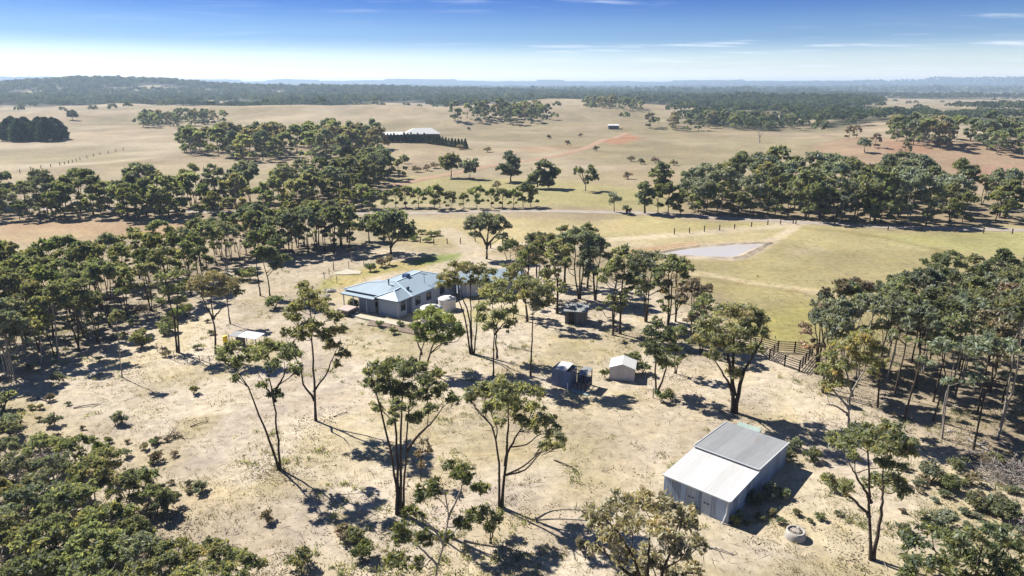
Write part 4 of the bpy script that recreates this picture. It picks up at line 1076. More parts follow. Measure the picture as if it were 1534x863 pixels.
for i, (wx, wy) in enumerate(scatter(BELT_L, 46, 4.6, rw)):
    if in_frame(wx, wy, 6, 3): plant('wattle_tree', forms_w[i % 4], (wx, wy, gz(wx, wy)), rw.uniform(0, 6), rw.uniform(1.0, 1.7), 'green wattle filling the gaps between gums of the long roadside belt', 'tree', 'wattles within the long belt')
for i, (wx, wy) in enumerate(scatter(BELT_R, 26, 6, rw)):
    if in_frame(wx, wy, 6, 3): plant('wattle_tree', forms_w[i % 4], (wx, wy, gz(wx, wy)), rw.uniform(0, 6), rw.uniform(1.0, 1.7), 'green wattle filling the gaps between gums of the belt above the dam', 'tree', 'wattles within the belt above the dam')

# nearer copses on the hills
rw = np.random.default_rng(61)
forms_f = make_forms(5, 800, 13, 4.8, ['grey', 'olive', 'grey', 'olive', 'brown'], ['bark', 'barkpale'], 1.7, .8, 7.5, cb=.15, nst=[1, 2, 1, 2, 1], ncl=[15, 16, 14, 15, 13], low=1.0)
far_spots = []
for Pq, n, dm, lo, hi in ((COPSE_A, 66, 5.2, .8, 1.1), (COPSE_F, 64, 5.2, .75, 1.0), (COPSE_B, 48, 8, .85, 1.2), (COPSE_C, 40, 8, .7, 1.0), (COPSE_D, 36, 9, .8, 1.1), (COPSE_E, 46, 8, .7, 1.0)):
    far_spots += [(x, y, rw.uniform(lo, hi), int(rw.integers(5))) for x, y in scatter(Pq, n, dm, rw)]


def merged_trees(name, spots, forms):
    """everything past the three hundred gums that show largest: one mass"""
    Vs, Ts, nv, Fs, Mi = [], [], 0, [], []
    mats = []
    for x, y, s, k in spots:
        a = rw.uniform(0, 6.28); ca, sa = math.cos(a) * s, math.sin(a) * s
        for me in forms[k]:
            n = len(me.vertices); v = np.empty(n * 3, np.float32); me.vertices.foreach_get('co', v); v = v.reshape(-1, 3)
            f = np.empty(len(me.loops), np.int32); me.loops.foreach_get('vertex_index', f)
            t = np.full(n, .5, np.float32)
            if 'tint' in me.attributes: me.attributes['tint'].data.foreach_get('value', t); t = np.clip(t + rw.normal(0, .12), 0, 1)
            Vs.append(np.stack([v[:, 0] * ca - v[:, 1] * sa + x, v[:, 0] * sa + v[:, 1] * ca + y, v[:, 2] * s + gz(x, y)], 1)); Ts.append(t)
            m_ = me.materials[0]
            if m_ not in mats: mats.append(m_)
            f = f.reshape(-1, 4); Fs.append(f + nv); Mi.append(np.full(len(f), mats.index(m_), np.int32)); nv += n
    me = np_mesh(name, np.vstack(Vs), np.vstack(Fs), tint=np.concatenate(Ts))
    for m_ in mats: me.materials.append(m_)
    me.polygons.foreach_set('material_index', np.concatenate(Mi))
    return tag(obj_of(name, me, None), kind='stuff')


merged_trees('hill_copses', far_spots, forms_f)
for (px, py, lab) in [(1272, 208, 'flat little tree at the tip of the red-soil grove'), (1283, 206, 'second little tree at the tip of the red-soil grove'), (1310, 222, 'bare-looking small tree right of the lone red-soil one'), (1355, 236, 'small pale tree below the red-soil grove beside the boulders')]:
    plant('gum_tree', forms_f[4], at(px, py), rw.uniform(0, 6), .5, lab, 'tree', 'trees round the red soil')
# conifers: clipped row by the farmhouse and the square pine plantation
def conifer_geo(seed, H, W, L, Wd, n, pw=1.0):
    rng = np.random.default_rng(seed)
    z = 1 - np.sqrt(rng.random(n)) if pw == 1 else rng.random(n); a = rng.uniform(0, 6.28, n); rad = W * (1 - z ** pw) * rng.uniform(.7, 1.12, n) * (1 + .16 * np.sin(a * 5 + z * 21 + seed) * (pw > 1)) + .05
    p = np.stack([np.cos(a) * rad, np.sin(a) * rad, H * (0.06 + .94 * z)], 1)
    ax = np.stack([np.cos(a), np.sin(a), rng.uniform(-.3, .5, n)], 1); ax /= np.linalg.norm(ax, axis=1, keepdims=True)
    s = np.cross(ax, rng.normal(size=(n, 3))); s /= np.linalg.norm(s, axis=1, keepdims=True)
    V = np.stack([p - ax * L * .5, p + s * Wd * .5, p + ax * L * .5, p - s * Wd * .5], 1).reshape(-1, 3)
    t = np.repeat(np.clip(rng.normal(.5, .2, n), 0, 1), 4)
    T = tube_np(np.array([[0, 0, -.1], [0, 0, H * .5], [0, 0, H * .95]]), np.array([.16, .1, .03]), 6)
    return T, (V, np.arange(len(V)).reshape(-1, 4), t)


fc = [tree_meshes('cypress_form', conifer_geo(900 + i, 5.2, 1.35, .9, .5, 420), 'pine', 'bark') for i in range(2)]
A, B, C_ = at(576, 213), at(636, 214), at(697, 223)
for i in range(26):
    p = A + (B - A) * (i / 12) if i <= 12 else B + (C_ - B) * ((i - 12) / 13)
    plant('cypress_tree', fc[i % 2], (p[0], p[1], gz(p[0], p[1])), i, rw.uniform(.85, 1.1),
          'dark cypress in the clipped row below the white farmhouse roof' if i not in (0, 25) else ('cypress ending the clipped row nearest the copse' if i == 0 else 'cypress ending the clipped row out in the open field'), 'tree', 'cypress row by the farmhouse' if i not in (0, 25) else 'cypress row ends')
fp = [tree_meshes('pine_form', conifer_geo(920 + i, 12, 4.6, 2.4, 1.3, 1000, 3.0), 'pine', 'bark') for i in range(2)]
pp = scatter(W2([(14, 212), (94, 212), (92, 204), (18, 203)]), 16, 8, rw)
for p in pp:
    plant('pine_tree', fp[rw.integers(2)], (p[0], p[1], gz(*p)), rw.uniform(0, 6), rw.uniform(.9, 1.15), 'dark pine in the square plantation out on the pale plain', 'tree', 'pines of the square plantation')

# ------------------------------------------------------------------ far woods as masses
def mass(name, X, Y, rng, size, nq, qs, label=None):
    n = len(X); Z = terrain(X, Y)
    s = rng.uniform(.75, 1.25, n) * size
    d = rng.normal(size=(n, nq, 3)); d /= np.linalg.norm(d, axis=2, keepdims=True); d[..., 2] = np.abs(d[..., 2]) * 1.1 - .25
    c = np.stack([X, Y, Z], 1)[:, None, :] + np.stack([np.zeros(n), np.zeros(n), s * .62], 1)[:, None, :]
    p = c + d * (s[:, None, None] * np.array([.48, .48, .36]))
    ax = rng.normal(size=(n, nq, 3)); ax /= np.linalg.norm(ax, axis=2, keepdims=True)
    b = np.cross(ax, rng.normal(size=(n, nq, 3))); b /= np.linalg.norm(b, axis=2, keepdims=True)
    L = (s * qs)[:, None, None] * rng.uniform(.7, 1.3, (n, nq, 1))
    V = np.stack([p - ax * L, p + b * L * .6, p + ax * L, p - b * L * .6], 2).reshape(-1, 3)
    t = np.clip(rng.random(n)[:, None] * .7 + rng.normal(.15, .12, (n, nq)), 0, 1)
    t = np.repeat(t.reshape(-1), 4)
    return tag(obj_of(name, np_mesh(name, V, np.arange(len(V)).reshape(-1, 4), tint=t), M['farleaf']), kind='stuff')


rg = np.random.default_rng(67)
def cand(n, y0, y1, x0=-60, x1=1600):
    y = np.sqrt(rg.uniform(y0 ** 2, y1 ** 2, n)); px = rg.uniform(x0, x1, n)
    return (px - CX) / FPX * y, y
X, Y = cand(9000, 520, 1300); k = rg.random(len(X)) < far_forest(X, Y) * .95; mass('forest', X[k], Y[k], rg, 10, 50, .17)
X, Y = cand(20000, 1250, 2900); k = rg.random(len(X)) < far_forest(X, Y) * .9; mass('far_forest', X[k], Y[k], rg, 13, 20, .27)
X, Y = cand(17000, 2800, 7500); k = rg.random(len(X)) < far_forest(X, Y) * .7; mass('distant_forest', X[k], Y[k], rg, 22, 7, .5)
# loose trees dotted over the far country
X, Y = cand(900, 420, 1900); k = (rg.random(len(X)) < .10 + .5 * (fbm(X * .006, Y * .004, 91, 3) > .56)) & (far_forest(X, Y) < .3) & ~((Y < 620) & (X / Y < 0.2))
mass('scattered_far_trees', X[k], Y[k], rg, 9, 30, .2)
# ------------------------------------------------------------------ buildings and built things
def frame_at(name, x, y, ang, label, cat, group=None, z=None):
    o = empty(name, (x, y, gz(x, y) if z is None else z), ang)
    return tag(o, label, cat, group)


def window(parent, c, w, h, face, frame_mat='trimblue'):
    """face: 'x+','x-','y-': outward direction; c = centre on the wall plane"""
    x, y, z = c; d = .05; t = .07
    f = MB(); g = MB()
    def bx(mb, u0, u1, z0, z1, a, b):
        if face[0] == 'x':
            s = 1 if face[1] == '+' else -1
            mb.box(min(x + s * a, x + s * b), max(x + s * a, x + s * b), y + u0, y + u1, z + z0, z + z1)
        else:
            s = 1 if face[1] == '+' else -1
            mb.box(x + u0, x + u1, min(y + s * a, y + s * b), max(y + s * a, y + s * b), z + z0, z + z1)
    bx(f, -w / 2 - t, w / 2 + t, -h / 2 - t, -h / 2, .003, d); bx(f, -w / 2 - t, w / 2 + t, h / 2, h / 2 + t, .003, d)
    bx(f, -w / 2 - t, -w / 2, -h / 2, h / 2, .003, d); bx(f, w / 2, w / 2 + t, -h / 2, h / 2, .003, d); bx(f, -.025, .025, -h / 2, h / 2, .006, d)
    bx(g, -w / 2, w / 2, -h / 2, h / 2, .004, .02)
    fo = f.build('window', M[frame_mat], parent); g.build('pane', M['glass'], fo)


# the house: local x to the right along its front, y towards its back
HR = frame_at('house', -16.4, 93.4, R_(-30), 'white-walled house with pale blue hipped metal roof and a deep open verandah', 'house')
GZ = 0.0
w = MB()
w.box(-3.7, 0.0, 0, 2.9, -.4, 2.55)          # front wing
w.build('front_wing', M['wallhouse'], HR)
w = MB(); w.box(-8.2, 0.32, 2.9, 14.4, -.4, 2.6); w.box(-9.9, -8.2, 4.4, 7.2, -.4, 2.6)
w.build('wall', M['wallhouse'], HR)
w = MB(); w.box(-.02, .03, 2.0, 2.88, 0, 2.5); w.build('side_door', M['trimblue'], HR)
w = MB(); w.box(-.06, .04, -.05, .05, -.2, 2.5); w.build('downpipe', M['trimpale'], HR)
w = MB(); w.box(.3, .36, 8.7, 8.8, -.2, 2.5); w.build('downpipe', M['trimpale'], HR)
window(HR, (0, 1.15, 1.45), .95, 1.25, 'x+'); window(HR, (.32, 4.2, 1.5), 1.1, 1.15, 'x+'); window(HR, (.32, 6.9, 1.5), 1.1, 1.1, 'x+'); window(HR, (.32, 10.4, 1.5), 1.1, 1.1, 'x+')
w = MB(); w.box(-7.6, -5.0, 2.85, 2.898, 0.02, 2.1); gd = w.build('sliding_door', M['trimblue'], HR)
w = MB(); w.box(-7.5, -6.35, 2.83, 2.85, .1, 2.05); w.box(-6.25, -5.1, 2.83, 2.85, .1, 2.05); w.build('pane', M['glass'], gd)
# roof planes
r = MB()
R1, R2, L1 = (-4, 4.6, 3.72), (-4.4, 11.4, 3.72), (-8.2, 3.2, 3.42)
r.slab([(.62, 2.6, 2.58), (.62, 14.8, 2.58), R2, R1]); r.slab([(.62, 14.8, 2.58), (-8.6, 14.8, 2.58), R2]); r.slab([(-8.6, 14.8, 2.58), (-8.6, 6.6, 2.58), R1, R2])
r.slab([(-8.6, 6.6, 2.58), (-10.4, 5.4, 2.6), L1, R1]); r.slab([(-10.4, 5.4, 2.6), (-10.4, .05, 2.78), L1])
r.slab([(-10.4, .05, 2.78), (-2.6, .05, 2.78), R1, L1]); r.slab([(-2.6, .05, 2.78), (.62, 2.6, 2.58), R1])
roof = r.build('roof', M['roofblue'], HR)
r = MB(); W1, W2_ = (-1.85, 1.5, 3.42), (-2.1, 3.3, 3.42)
r.slab([(.4, -.4, 2.56), W1, (-3.95, -.4, 2.56)]); r.slab([(.4, -.4, 2.56), (.4, 3.1, 2.56), W2_, W1]); r.slab([(-3.95, -.4, 2.56), W1, W2_, (-3.95, 2.8, 2.62)])
r.build('wing_roof', M['roofblue'], HR)
r = MB(); r.slab([(-10.3, -.75, 2.32), (-3.98, -.75, 2.32), (-3.98, .5, 2.56), (-10.3, .5, 2.56)]); r.build('verandah_roof', M['roofblue'], HR)
r = MB()
for a, b in (((.62, 2.6, 2.56), (.62, 14.8, 2.56)), ((.4, -.4, 2.5), (.4, 2.9, 2.5)), ((.4, -.42, 2.5), (-3.95, -.42, 2.5)), ((-10.3, -.78, 2.28), (-3.98, -.78, 2.28)), ((-8.62, 14.8, 2.54), (-8.62, 6.6, 2.54))): r.bar(a, b, .12, .13)
r.build('gutter', M['trimblue'], HR)
r = MB()
for a, b in ((R1, R2), (R1, (.62, 2.6, 2.6)), (R2, (.62, 14.8, 2.6)), (W1, W2_), (W1, (.4, -.4, 2.6)), (W1, (-3.95, -.4, 2.6)), (L1, R1), (L1, (-10.4, .05, 2.8))):
    r.bar((a[0], a[1], a[2] + .03), (b[0], b[1], b[2] + .03), .2, .05)
r.build('ridge_cap', mat_plain('ridge_steel', (.45, .56, .64), .4, .4, .05), roof)
for x, y in ((-9.9, -.55), (-8.0, -.55), (-6.85, -.55), (-5.4, -.55)):
    p_ = MB(); p_.box(x - .06, x + .06, y - .06, y + .06, -.2, 2.3); p_.build('verandah_post', M['trimpale'], HR)
p_ = MB(); p_.box(-10.3, -3.72, -.9, 2.88, -.3, .02); p_.build('verandah_floor', M['slab'], HR)
c = MB(); c.box(-4.9, -4.0, 7.2, 8.1, 3.55, 4.1); c.box(-4.8, -4.1, 7.3, 8.0, 4.1, 4.2); c.build('roof_cooler', M['coolerblue'], HR)
c = MB(); c.lathe([(.09, 3.2), (.09, 4.15), (.17, 4.15), (.17, 4.3), (.01, 4.36)], 12, (-4.4, 3.4)); c.build('flue', M['darkmetal'], HR, True)
c = MB(); c.bar((-1.4, 8.2, 3.0), (-1.4, 8.2, 4.5), .05); c.bar((-2.0, 8.2, 4.4), (-.8, 8.2, 4.4), .04)
for q in range(5): c.bar((-1.9 + q * .25, 7.9, 4.42), (-1.9 + q * .25, 8.5, 4.42), .03)
c.build('antenna', M['darkmetal'], HR)
c = MB(); c.lathe([(.2, 3.0), (.2, 3.35), (.27, 3.35), (.2, 3.5), (.01, 3.55)], 12, (-1.2, 3.9)); c.build('roof_vent', M['darkmetal'], HR, True)
for x0, x1 in ((-6.78, -5.46), (-5.34, -3.8)):
    b = MB(); b.box(x0, x1, -.56, -.54, .25, 2.28); b.build('mesh_blind', M['trimblue'], HR)
# things standing on the verandah side
cv = frame_at('covered_spa', -24.2, 95.2, R_(-30), 'covered spa under a faded pinkish cover at the verandah corner', 'spa')
b = MB(); b.box(-1, 1, -.9, .9, 0, .85); b.build('cabinet', M['darkmetal'], cv)
b = MB(); b.hexa([(-1.08, -.98, .85), (1.08, -.98, .85), (1.08, .98, .85), (-1.08, .98, .85), (-1.05, -.95, .98), (1.05, -.95, .98), (1.05, .95, 1.12), (-1.05, .95, 1.12)]); b.build('cover', M['canvas'], cv)

# path and slab round the house
def patch(name, pts, mat, z=.05, t=.25, label=None, cat=None):
    g = [at(x, y) for x, y in pts]; b = MB(); zz = max(p[2] for p in g) + z
    b.slab([(p[0], p[1], zz) for p in g], t); o = b.build(name, M[mat])
    return tag(o, label, cat, kind=None if label else 'structure')


patch('path', [(508, 468), (517, 462), (545, 474), (595, 482), (637, 494), (634, 497), (588, 487), (540, 478)], 'slab', .06)
patch('garden_bed', [(556, 477), (590, 484), (582, 492), (550, 488)], 'gravelbed', .08, .25, 'grey mulched garden bed beside the house path, nearer the verandah', 'garden bed')
patch('garden_bed', [(596, 484), (640, 493), (650, 500), (622, 502), (592, 496)], 'gravelbed', .08, .25, 'wider grey mulched garden bed beside the house path, nearer the tanks', 'garden bed')
patch('pale_slab', [(500, 409), (520, 404), (541, 407), (540, 411), (520, 412), (502, 412)], 'slab', .1, .3, 'pale paved slab in the fenced garden behind the house', 'paving')

# tanks
def tank(px, py, r, h, label):
    p = at(px, py); t = empty('water_tank', (p[0], p[1], p[2])); tag(t, label, 'water tank', 'water tanks')
    b = MB(); b.lathe([(r, -.2), (r, h)], 36); b.build('body', M['tank'], t, True)
    b = MB(); b.lathe([(r + .04, h - .05), (r + .05, h + .03), (r * .55, h + .3), (.3, h + .42), (.02, h + .44)], 36); b.build('lid', M['tank'], t, True)
    b = MB(); b.lathe([(.28, h + .36), (.28, h + .52), (.01, h + .54)], 14, (r * .35, -.2)); b.build('hatch', M['whitepaint'], t, True)
    b = MB(); b.bar((-.2, -r * .2, h + .43), (r * .25, -r * .9, h + .16), .08); b.build('inlet_pipe', M['canvas'], t)


tank(647, 482, 1.55, 2.1, 'squat pale water tank nearer the house\'s leafy bright-green tree')
tank(670, 463, 1.3, 1.65, 'squat pale water tank behind the other, half hidden by slender trunks')

# garage behind the trees
GA = frame_at('garage', -8.2, 103.4, R_(14), 'long garage with light blue metal roof half hidden behind the gum cluster', 'garage')
b = MB(); b.box(0, 10.5, 0, 5.5, -.6, 2.4); b.poly([(0, 0, 2.4), (0, 5.5, 2.4), (0, 2.75, 3.4)]); b.poly([(10.5, 5.5, 2.4), (10.5, 0, 2.4), (10.5, 2.75, 3.4)]); b.build('wall', M['wallhouse'], GA)
b = MB(); b.slab([(-.4, -.4, 2.38), (10.9, -.4, 2.38), (10.9, 2.75, 3.5), (-.4, 2.75, 3.5)]); b.slab([(-.4, 2.75, 3.5), (10.9, 2.75, 3.5), (10.9, 5.9, 2.38), (-.4, 5.9, 2.38)]); b.build('roof', M['roofblue'], GA)
b = MB(); b.box(1, 3.6, -.03, -.003, 0, 2.1); b.build('roller_door', M['trimpale'], GA)
b = MB(); b.box(5.2, 7.8, -.03, -.003, 0, 2.1); b.build('roller_door', M['trimpale'], GA)
b = MB(); b.bar((-.4, -.45, 2.33), (10.9, -.45, 2.33), .12); b.build('gutter', M['trimblue'], GA)

# big iron shed, two skillion bays
SA = -0.731
SH = frame_at('iron_shed', 12.322, 48.643, SA, 'weathered corrugated iron shed with one white roof bay and one grey roof bay', 'shed')
Wd_, l1, l2 = 5.573, 5.15, 11.4; zf, zm, zr = 2.03, 2.24, 2.2; zm2 = 2.42
b = MB(); b.hexa([(0, 0, -.4), (Wd_, 0, -.4), (Wd_, .06, -.4), (0, .06, -.4), (0, 0, zf), (Wd_, 0, zf), (Wd_, .06, zf), (0, .06, zf)]); b.build('front_wall', M['zincwall'], SH)
b = MB()
for x in (0.0, Wd_ - .06):
    b.hexa([(x, .063, -.4), (x + .06, .063, -.4), (x + .06, l1, -.4), (x, l1, -.4), (x, .063, zf), (x + .06, .063, zf), (x + .06, l1, zm), (x, l1, zm)])
    b.hexa([(x, l1, -.4), (x + .06, l1, -.4), (x + .06, l2, -.4), (x, l2, -.4), (x, l1, zm2 - .03), (x + .06, l1, zm2 - .03), (x + .06, l2, zr), (x, l2, zr)])
b.build('side_wall', M['zincside'], SH)
b = MB(); b.box(.06, Wd_ - .06, l2 - .06, l2, -.4, zr - .02); b.build('back_wall', M['zincwall'], SH)
b = MB(); b.box(.06, Wd_ - .06, l1 - .02, l1 + .03, zm - .15, zm2 - .04); b.build('step_panel', M['zincgrey'], SH)
b = MB(); b.slab([(-.1, -.12, zf + .05), (Wd_ + .1, -.12, zf + .05), (Wd_ + .1, l1 + .02, zm + .05), (-.1, l1 + .02, zm + .05)], .04); b.build('white_roof', M['zinclight'], SH)
b = MB(); b.slab([(-.1, l1 - .1, zm2 + .04), (Wd_ + .1, l1 - .1, zm2 + .04), (Wd_ + .1, l2 + .12, zr + .04), (-.1, l2 + .12, zr + .04)], .04); b.build('grey_roof', M['zincgrey'], SH)
b = MB()
for p0, p1 in (((Wd_ + .12, -.14, zf + .06), (Wd_ + .12, l1, zm + .06)), ((Wd_ + .12, l1 - .1, zm2 + .05), (Wd_ + .12, l2 + .12, zr + .05)), ((-.12, l1 - .1, zm2 + .05), (-.12, l2 + .12, zr + .05)), ((-.1, l1 - .12, zm2 + .05), (Wd_ + .1, l1 - .12, zm2 + .05))): b.bar(p0, p1, .07, .08)
b.build('barge_flashing', M['trimpale'], SH)
for x0 in (2.05, 3.35):
    b = MB(); b.box(x0, x0 + .78, -.05, -.004, -.1, zf - .06); d_ = b.build('door', M['zincdoor'], SH)
    b = MB(); b.box(x0 + .18, x0 + .34, -.09, -.05, 1.0, 1.1); b.box(x0 + .46, x0 + .62, -.09, -.05, 1.0, 1.1); b.build('latch', M['darkmetal'], d_)
b = MB(); b.tube([(Wd_ - .1, -.1, zf - .05), (Wd_ - .12, -.12, .9), (Wd_ - .3, -.2, .15), (Wd_ - .35, -.3, -.05)], [.07, .07, .07, .07], 8); b.build('downpipe', M['trimpale'], SH)
b = MB(); b.bar((-.1, -.16, zf), (Wd_ + .05, -.16, zf), .1, .1); b.build('gutter', M['trimpale'], SH)
gs = frame_at('green_sheet_stack', 22.0, 57.0, SA, 'pale green metal sheets leaning low behind the grey roof of the iron shed', 'metal sheets')
b = MB(); b.hexa([(-1.2, -.5, 1.5), (1.0, -.5, 1.5), (1.0, .5, 1.6), (-1.2, .5, 1.6), (-1.2, -.5, 1.55), (1.0, -.5, 1.55), (1.0, .5, 1.7), (-1.2, .5, 1.65)]); b.build('top_sheet', M['greensteel'], gs)
b = MB(); b.box(-.9, .8, -.4, .4, -.2, 1.48); b.build('pile', M['darksteel'], gs)

# concrete trough
p = at(1191, 805); tr = empty('stock_trough', (p[0], p[1], p[2])); tag(tr, 'round concrete ring trough filled with rubble, on the sand past the iron shed', 'trough')
b = MB(); b.lathe([(.74, -.15), (.74, .15), (.70, .38), (.66, .62), (.54, .62), (.54, .45)], 32); b.build('ring', M['concrete'], tr, True)
b = MB(); rr_ = np.random.default_rng(3)
b.lathe([(.02, .56), (.3, .54), (.545, .47)], 18); b.build('fill', M['gravelbed'], tr)
for q in range(9):
    a = q * 0.7; d = rr_.uniform(.05, .4); s = rr_.uniform(.1, .2); b = MB()
    b.lathe([(.01, .54), (s, .58), (s * .8, .58 + s * .7), (.01, .58 + s)], 7, (math.cos(a) * d, math.sin(a) * d)); b.build('stone', M['rock'], tr)

# blue shed with open frame
BS = frame_at('blue_shed', 4.41, 70.4, R_(-27), 'small blue steel shed with gaps in its roof and an open timber-framed end', 'shed')
b = MB(); b.box(0, 2.25, 0, .05, -.3, 2.0); b.build('front_wall', M['bluewall'], BS)
b = MB(); b.box(0, .05, .053, 2.0, -.3, 2.0); b.box(2.2, 2.25, .053, 2.0, -.3, 1.95); b.build('side_wall', M['bluewallside'], BS)
b = MB(); b.box(.05, 2.2, 1.95, 2.0, -.3, 1.95); b.build('back_wall', M['bluewall'], BS)
b = MB(); b.slab([(.35, -.1, 2.06), (1.75, -.1, 2.06), (1.75, 2.15, 2.16), (.35, 2.15, 2.16)], .04); b.build('roof_sheet', M['roofwhite'], BS)
b = MB(); b.slab([(3.05, -.1, 1.98), (4.15, -.1, 1.98), (4.15, 2.1, 2.06), (3.05, 2.1, 2.06)], .04); b.build('roof_sheet', M['zincgrey'], BS)
b = MB(); b.box(2.3, 4.0, 1.96, 2.0, -.2, 1.0); b.build('low_panel', M['bluewall'], BS)
b = MB()
for y in (0.06, 1.0, 1.94): b.bar((0, y, 2.0), (4.1, y, 1.97), .07)
b.build('rafter', M['timber'], BS)
for x, y in ((3.1, .06), (4.05, .06), (3.1, 1.94), (4.05, 1.94), (3.6, .06)):
    b = MB(); b.bar((x, y, -.3), (x, y, 1.97), .09); b.build('post', M['timber'], BS)
b = MB()
for z in (.5, 1.1): b.bar((2.3, 1.94, z), (4.05, 1.94, z), .06); b.bar((4.05, .06, z), (4.05, 1.94, z), .06)
b.build('rail', M['timber'], BS)
ms = frame_at('metal_sheet', *at(868, 588)[:2], R_(-35), 'green-grey sheet of roofing lying on the grass beside the blue shed', 'metal sheet')
b = MB(); b.hexa([(-1.2, -.4, .03), (1.2, -.4, .06), (1.2, .4, .05), (-1.2, .4, .03), (-1.2, -.4, .06), (1.2, -.4, .09), (1.2, .4, .08), (-1.2, .4, .06)]); b.build('sheet', M['greensteel'], ms)
st = frame_at('upright_post', *at(850, 585)[:2], 0, 'short pale post standing at the corner of the blue shed', 'post'); b = MB(); b.bar((0, 0, -.2), (0, 0, .9), .12); b.build('pole', M['whitepaint'], st)

# cream gable shed
CS = frame_at('garden_shed', 11.09, 71.6, R_(-13), 'small cream steel shed with white gable roof beside a small tree', 'shed')
wl, dp_, he, hr = 2.75, 2.6, 1.55, 2.0
b = MB(); b.poly([(0, 0, -.3), (wl, 0, -.3), (wl, 0, he), (wl / 2, 0, hr), (0, 0, he)]); b.build('gable_wall', M['creamwall'], CS)
b = MB(); b.poly([(wl, dp_, -.3), (0, dp_, -.3), (0, dp_, he), (wl / 2, dp_, hr), (wl, dp_, he)]); b.build('gable_wall', M['creamwall'], CS)
b = MB(); b.poly([(0, dp_, -.3), (0, 0, -.3), (0, 0, he), (0, dp_, he)]); b.build('side_wall', M['creamside'], CS)
b = MB(); b.poly([(wl, 0, -.3), (wl, dp_, -.3), (wl, dp_, he), (wl, 0, he)]); b.build('side_wall', M['creamside'], CS)
b = MB(); b.slab([(-.12, -.1, he - .02), (wl / 2, -.1, hr + .05), (wl / 2, dp_ + .1, hr + .05), (-.12, dp_ + .1, he - .02)], .04); b.slab([(wl / 2, -.1, hr + .05), (wl + .12, -.1, he - .02), (wl + .12, dp_ + .1, he - .02), (wl / 2, dp_ + .1, hr + .05)], .04); b.build('roof', M['roofwhite'], CS)
b = MB(); b.box(-.03, .03, -.03, .03, -.2, he); b.box(wl - .03, wl + .03, -.03, .03, -.2, he); b.build('corner_trim', M['whitepaint'], CS)

# old dark shed under the trees
DS = frame_at('old_shed', 7.4, 90.4, R_(-10), 'old dark shed with rusty skillion roof shaded under the tall gums', 'shed')
b = MB(); b.hexa([(0, 0, -.3), (3.0, 0, -.3), (3.0, 2.6, -.3), (0, 2.6, -.3), (0, 0, 1.9), (3.0, 0, 1.9), (3.0, 2.6, 2.2), (0, 2.6, 2.2)]); b.build('wall', M['darksteel'], DS)
b = MB(); b.slab([(-.2, -.25, 1.96), (3.2, -.25, 1.96), (3.2, 2.8, 2.3), (-.2, 2.8, 2.3)], .05); b.build('roof', M['oldroof'], DS)
b = MB(); b.box(3.003, 3.05, .3, 2.2, .9, 1.6); b.build('pale_panel', M['roofwhite'], DS)
b = MB(); b.box(.5, 1.3, -.04, -.003, 0, 1.7); b.build('door', M['timber'], DS)

# open shelter
p = at(374, 521); OS = frame_at('open_shelter', p[0], p[1], R_(-20), 'low open shelter with white flat roof on thin posts below the Y-forked tree', 'shelter')
b = MB(); b.slab([(-1.0, -.9, 1.72), (1.9, -.9, 1.72), (1.9, .9, 1.9), (-1.0, .9, 1.9)], .05); b.build('roof', M['roofwhite'], OS)
b = MB(); b.slab([(-2.6, -.8, 1.6), (-1.05, -.8, 1.6), (-1.05, .8, 1.75), (-2.6, .8, 1.75)], .05); b.build('lean_roof', M['zincgrey'], OS)
for x, y in ((-2.5, -.7), (-1.0, -.8), (.4, -.8), (1.8, -.8), (-2.5, .7), (1.8, .8), (.4, .8)):
    b = MB(); b.bar((x, y, -.2), (x, y, 1.75), .07); b.build('post', M['timber'], OS)
b = MB(); b.box(-2.4, -1.2, .3, .7, 0, 1.1); b.build('nest_box', M['darksteel'], OS)
p = at(338, 513); yd = frame_at('yellow_drum', p[0], p[1], 0, 'bright yellow drum standing beside the open shelter', 'drum')
b = MB(); b.lathe([(.28, 0), (.32, .05), (.3, .4), (.32, .45), (.3, .8), (.28, .9), (.05, .92), (.01, .92)], 18); b.build('drum', M['yellow'], yd, True)

# stockyards
def yard_fence(pts, label, rails=5, hgt=1.35, sp=1.6):
    P = [at(x, y) for x, y in pts]; o = empty('yard_fence', P[0]); tag(o, label, 'stockyard fence', 'stockyard fences')
    for a, c in zip(P[:-1], P[1:]):
        L = math.hypot(c[0] - a[0], c[1] - a[1]); n = max(1, round(L / sp))
        for i in range(n + 1):
            q = a + (c - a) * i / n - P[0]; b = MB(); b.bar((q[0], q[1], q[2] - .3), (q[0], q[1], q[2] + hgt + .12), .12, .12); b.build('post', M['timber'], o)
        for k in range(rails):
            z = .25 + k * (hgt - .25) / (rails - 1); b = MB(); q0 = a - P[0]; q1 = c - P[0]
            b.bar((q0[0], q0[1], q0[2] + z), (q1[0], q1[1], q1[2] + z), .04, .085); b.build('rail', M['timber'], o)


yard_fence([(1130, 522), (1152, 540), (1175, 549), (1197, 557)], 'dark rail fence along the near side of the stockyards')
yard_fence([(1197, 557), (1206, 546), (1216, 534)], 'short dark rail fence closing the stockyards by the dense wood')
yard_fence([(1090, 526), (1108, 516), (1140, 520), (1165, 527)], 'dark rail fence on the paddock side of the stockyards')
yard_fence([(1152, 540), (1165, 527), (1190, 528), (1216, 534)], 'inner dark rail fence dividing the stockyards')

